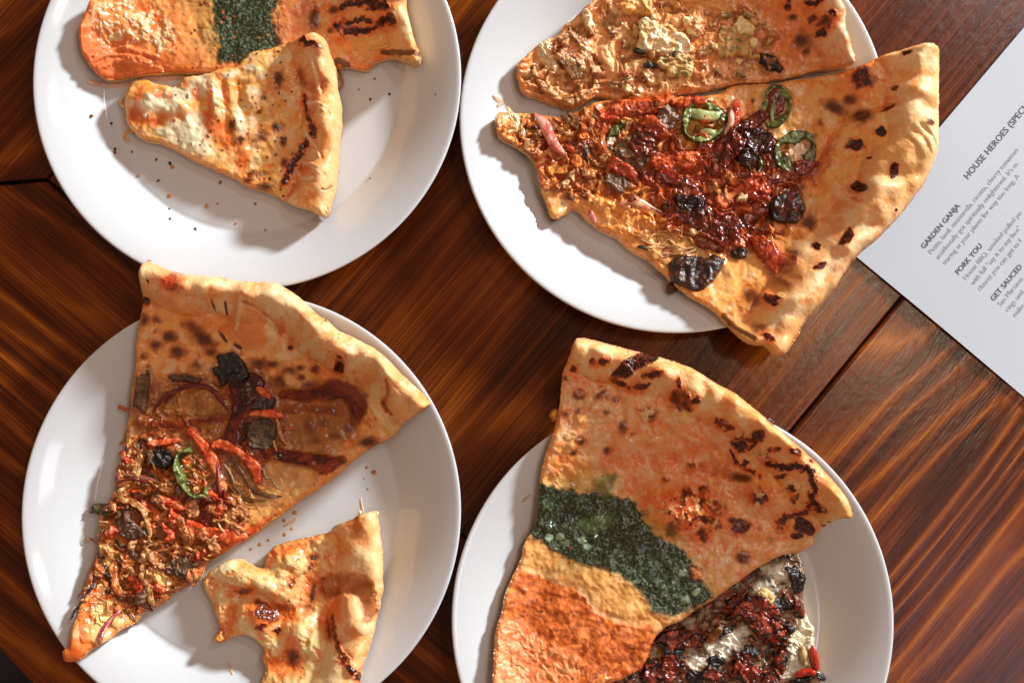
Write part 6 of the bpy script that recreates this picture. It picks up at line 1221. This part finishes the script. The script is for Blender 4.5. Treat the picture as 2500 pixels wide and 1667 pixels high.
# pesto
S.paint(S.poly([(1300, 1190), (1480, 1150), (1500, 1200), (1620, 1260), (1760, 1430), (1740, 1480), (1600, 1520), (1480, 1430), (1380, 1430), (1290, 1370)], 22, 18), (140, 128, 70), .5)
pm = S.poly([(1318, 1186), (1378, 1193), (1420, 1204), (1474, 1203), (1538, 1219), (1559, 1238), (1580, 1281), (1623, 1319), (1665, 1339), (1693, 1377), (1724, 1430), (1740, 1456), (1699, 1480), (1639, 1508), (1606, 1498), (1585, 1486), (1562, 1448), (1521, 1425), (1478, 1388), (1440, 1382), (1405, 1370), (1367, 1352), (1335, 1330), (1303, 1312), (1296, 1296), (1308, 1250)], 6, 8, 18)
pesto_on(S, pm)
S.paint(pm*S.ell(1455, 1275, 42, 20, -15, .3, .6), (104, 124, 88), .7, .8)
S.paint(S.ell(1480, 1180, 26, 30, 0, .4, .5), (112, 120, 74), .7)
for (x, y) in [(1368, 1310), (1382, 1325), (1432, 1332), (1420, 1318), (1674, 1464), (1665, 1398), (1700, 1445), (1340, 1312)]: S.paint(pm*S.ell(x, y, 10, 8, 0, .5, .4), (156, 178, 160), .8, .5)
# lower part
S.paint(S.poly([(1420, 1400), (1490, 1395), (1560, 1440), (1590, 1495), (1560, 1520), (1500, 1500), (1450, 1470)], 8, 5), (216, 168, 104), .85, .4)
S.paint(S.poly([(1540, 1500), (1620, 1500), (1640, 1520), (1600, 1545), (1560, 1520)], 8, 6), (206, 148, 92), .7)
om = S.poly([(1262, 1405), (1300, 1398), (1372, 1431), (1420, 1446), (1457, 1495), (1521, 1525), (1585, 1528), (1600, 1550), (1590, 1610), (1550, 1650), (1470, 1690), (1330, 1690), (1230, 1560), (1240, 1460)], 5, 6)
S.paint(om, (176, 84, 22), .85, .3, .36)
S.paint(om*sstep(0, .5, S.n(22, 4, 61)), (206, 122, 44), .6); S.paint(om*sstep(.0, .5, S.n(30, 4, 62)), (132, 56, 18), .7)
S.paint(om*sstep(.1, .45, S.n(11, 3, 63)), (226, 146, 62), .5, .1)
km = S.poly([(1205, 1660), (1208, 1560), (1226, 1510), (1290, 1530), (1340, 1580), (1400, 1600), (1412, 1640), (1370, 1680), (1300, 1700)], 12, 14)
S.paint(km, (200, 126, 78), .7)
wc = wcells(S.X, S.Y, 21, 64, 1.1); S.H = S.H+km*1.1*np.maximum(0, .6-wc); S.rough = S.rough*(1-km)+.45*km; S.paint(km*sstep(.5, .2, wc+.25*S.n(30, 2, 66)), (238, 184, 134), .8)
S.paint(km*sstep(.1, .5, S.n(18, 3, 65)), (188, 88, 46), .5)
S.paint(S.poly([(1282, 1320), (1300, 1312), (1350, 1360), (1340, 1395), (1290, 1395), (1274, 1360)], 8, 8), (206, 156, 92), .7)
S.flecks(16, (S.sd > 5) & (S.Y > 1300) & (S.X < 1420), [(70, 60, 28), (150, 60, 28)], (2.5, 5))
S.grain(20, .2); S.finish(); S7 = S
lump(S7, 'burnt_cheese_bead', 1880, 1028, 13, 9, 2.4, 20, ((70, 26, 16), (44, 16, 12)), .14, M_SAUCE, 1, .1, k=3)
lump(S7, 'burnt_cheese_bead', 1847, 1064, 10, 10, 2.0, 20, ((66, 24, 16), (44, 16, 12)), .14, M_SAUCE, 1, .1, k=3, zadd=.8)
lump(S7, 'cheese_blob', 1702, 1400, 18, 13, 2.0, 30, ((240, 160, 96), (226, 120, 64)), .22, M_CHEESE, 1, .25, k=3)
lump(S7, 'cheese_blob', 1464, 1660, 30, 14, 2.6, -20, ((236, 130, 60), (222, 160, 100)), .2, M_CHEESE, 1, .25)
lump(S7, 'dough_crumb', 1354, 1015, 12, 14, 3.0, 20, ((222, 150, 76), (190, 110, 50)), .5, M_CRUST, .9, .35, k=3, zadd=-5)

# ================================================================== loose bits and stains on the plates
rnd = random.Random(3)
F1 = [(280, 372, 6, 5, 1), (281, 364, 4, 4, 0), (322, 371, 3, 3, 0), (382, 390, 4, 3, 0), (415, 399, 6, 5, 0), (421, 408, 6, 5, 2), (338, 429, 5, 4, 2), (387, 441, 3, 5, 0), (414, 478, 7, 6, 2), (505, 504, 6, 5, 2), (531, 498, 3, 3, 2), (414, 509, 3, 3, 1), (477, 560, 4, 6, 0), (538, 446, 3, 6, 1), (624, 498, 3, 4, 1), (648, 562, 3, 3, 1), (576, 546, 3, 3, 2), (223, 284, 5, 5, 1), (272, 302, 4, 4, 0), (415, 535, 3, 4, 0), (915, 193, 3, 3, 1), (951, 230, 4, 4, 0), (904, 243, 4, 3, 0), (1064, 231, 3, 3, 1), (876, 219, 3, 2, 1), (904, 435, 3, 2, 1)]
COLS = [[(58, 26, 14)], [(140, 60, 26)], [(214, 122, 44)]]
for ci, lab in enumerate(['dark pepper flakes scattered around the small cheese slice', 'reddish chilli crumbs scattered around the small cheese slice', 'orange cheese crumbs scattered below the small cheese slice']):
    crumbs('seasoning_flakes', [(x, y, plate_z(0, x, y), a, b, .5, rnd.uniform(0, 180)) for (x, y, a, b, c) in F1 if c == ci], COLS[ci], lab, 'crumbs')
crumbs('cheese_crumbs', [(x, y, plate_z(1, x, y), 2.5, 2.5, .5, 0) for (x, y) in [(1565, 643), (1574, 650), (1580, 661), (1588, 660), (1610, 685), (1562, 652), (1737, 796), (1717, 800), (1650, 712)]], [(246, 214, 150)], 'pale crumbs beside the cut edge of the barbecue slice', 'crumbs')
crumbs('sauce_crumbs', [(x, y, plate_z(2, x, y), a*.8, a*.7, .15, 0) for (x, y, a) in [(913, 1152, 9), (889, 1168, 3), (895, 1140, 5), (898, 1193, 4), (720, 1251, 8), (693, 1270, 7), (695, 1304, 7), (634, 1328, 7), (612, 1340, 5), (655, 1318, 5), (712, 1290, 5)]], [(206, 136, 70), (190, 110, 50)], 'orange sauce spots between the two slices on the lower left plate', 'crumbs')
smear(2, [(690, 1285), (712, 1274), (726, 1264)], [3, 6, 3], (206, 140, 84), 'short orange sauce smear between the two slices on the lower left plate')
smear(2, [(556, 1612), (562, 1632), (570, 1646)], [3, 6, 3], (214, 160, 96), 'orange sauce smear below the bitten cheese piece')
smear(2, [(880, 1215), (884, 1238), (888, 1255)], [2, 5, 2], (222, 176, 126), 'thin orange sauce smear above the bitten cheese piece')
smear(0, [(215, 200), (250, 206), (300, 208), (335, 202)], [5, 9, 10, 4], (206, 140, 110), 'pink sauce smear below the pesto and tomato slice')
smear(0, [(330, 190), (400, 190), (470, 182)], [6, 14, 8], (206, 120, 70), 'orange grease smear between the two upper left slices')
smear(3, [(1274, 1228), (1284, 1215), (1296, 1205)], [3, 7, 3], (150, 112, 56), 'brown sauce smear left of the pesto stripe')
smear(3, [(1284, 1300), (1288, 1310), (1284, 1330)], [3, 6, 4], (206, 140, 50), 'orange oil smear at the left edge of the pesto slice')
smear(1, [(1204, 232), (1216, 244), (1226, 250), (1212, 262)], [4, 9, 8, 3], (176, 96, 34), 'brown sauce scrap left of the barbecue slice tip')
smear(1, [(1345, 540), (1362, 532), (1385, 526)], [3, 8, 5], (150, 80, 32), 'brown sauce smear below the barbecue slice tip')

for s_ in SLICES: s_.build()
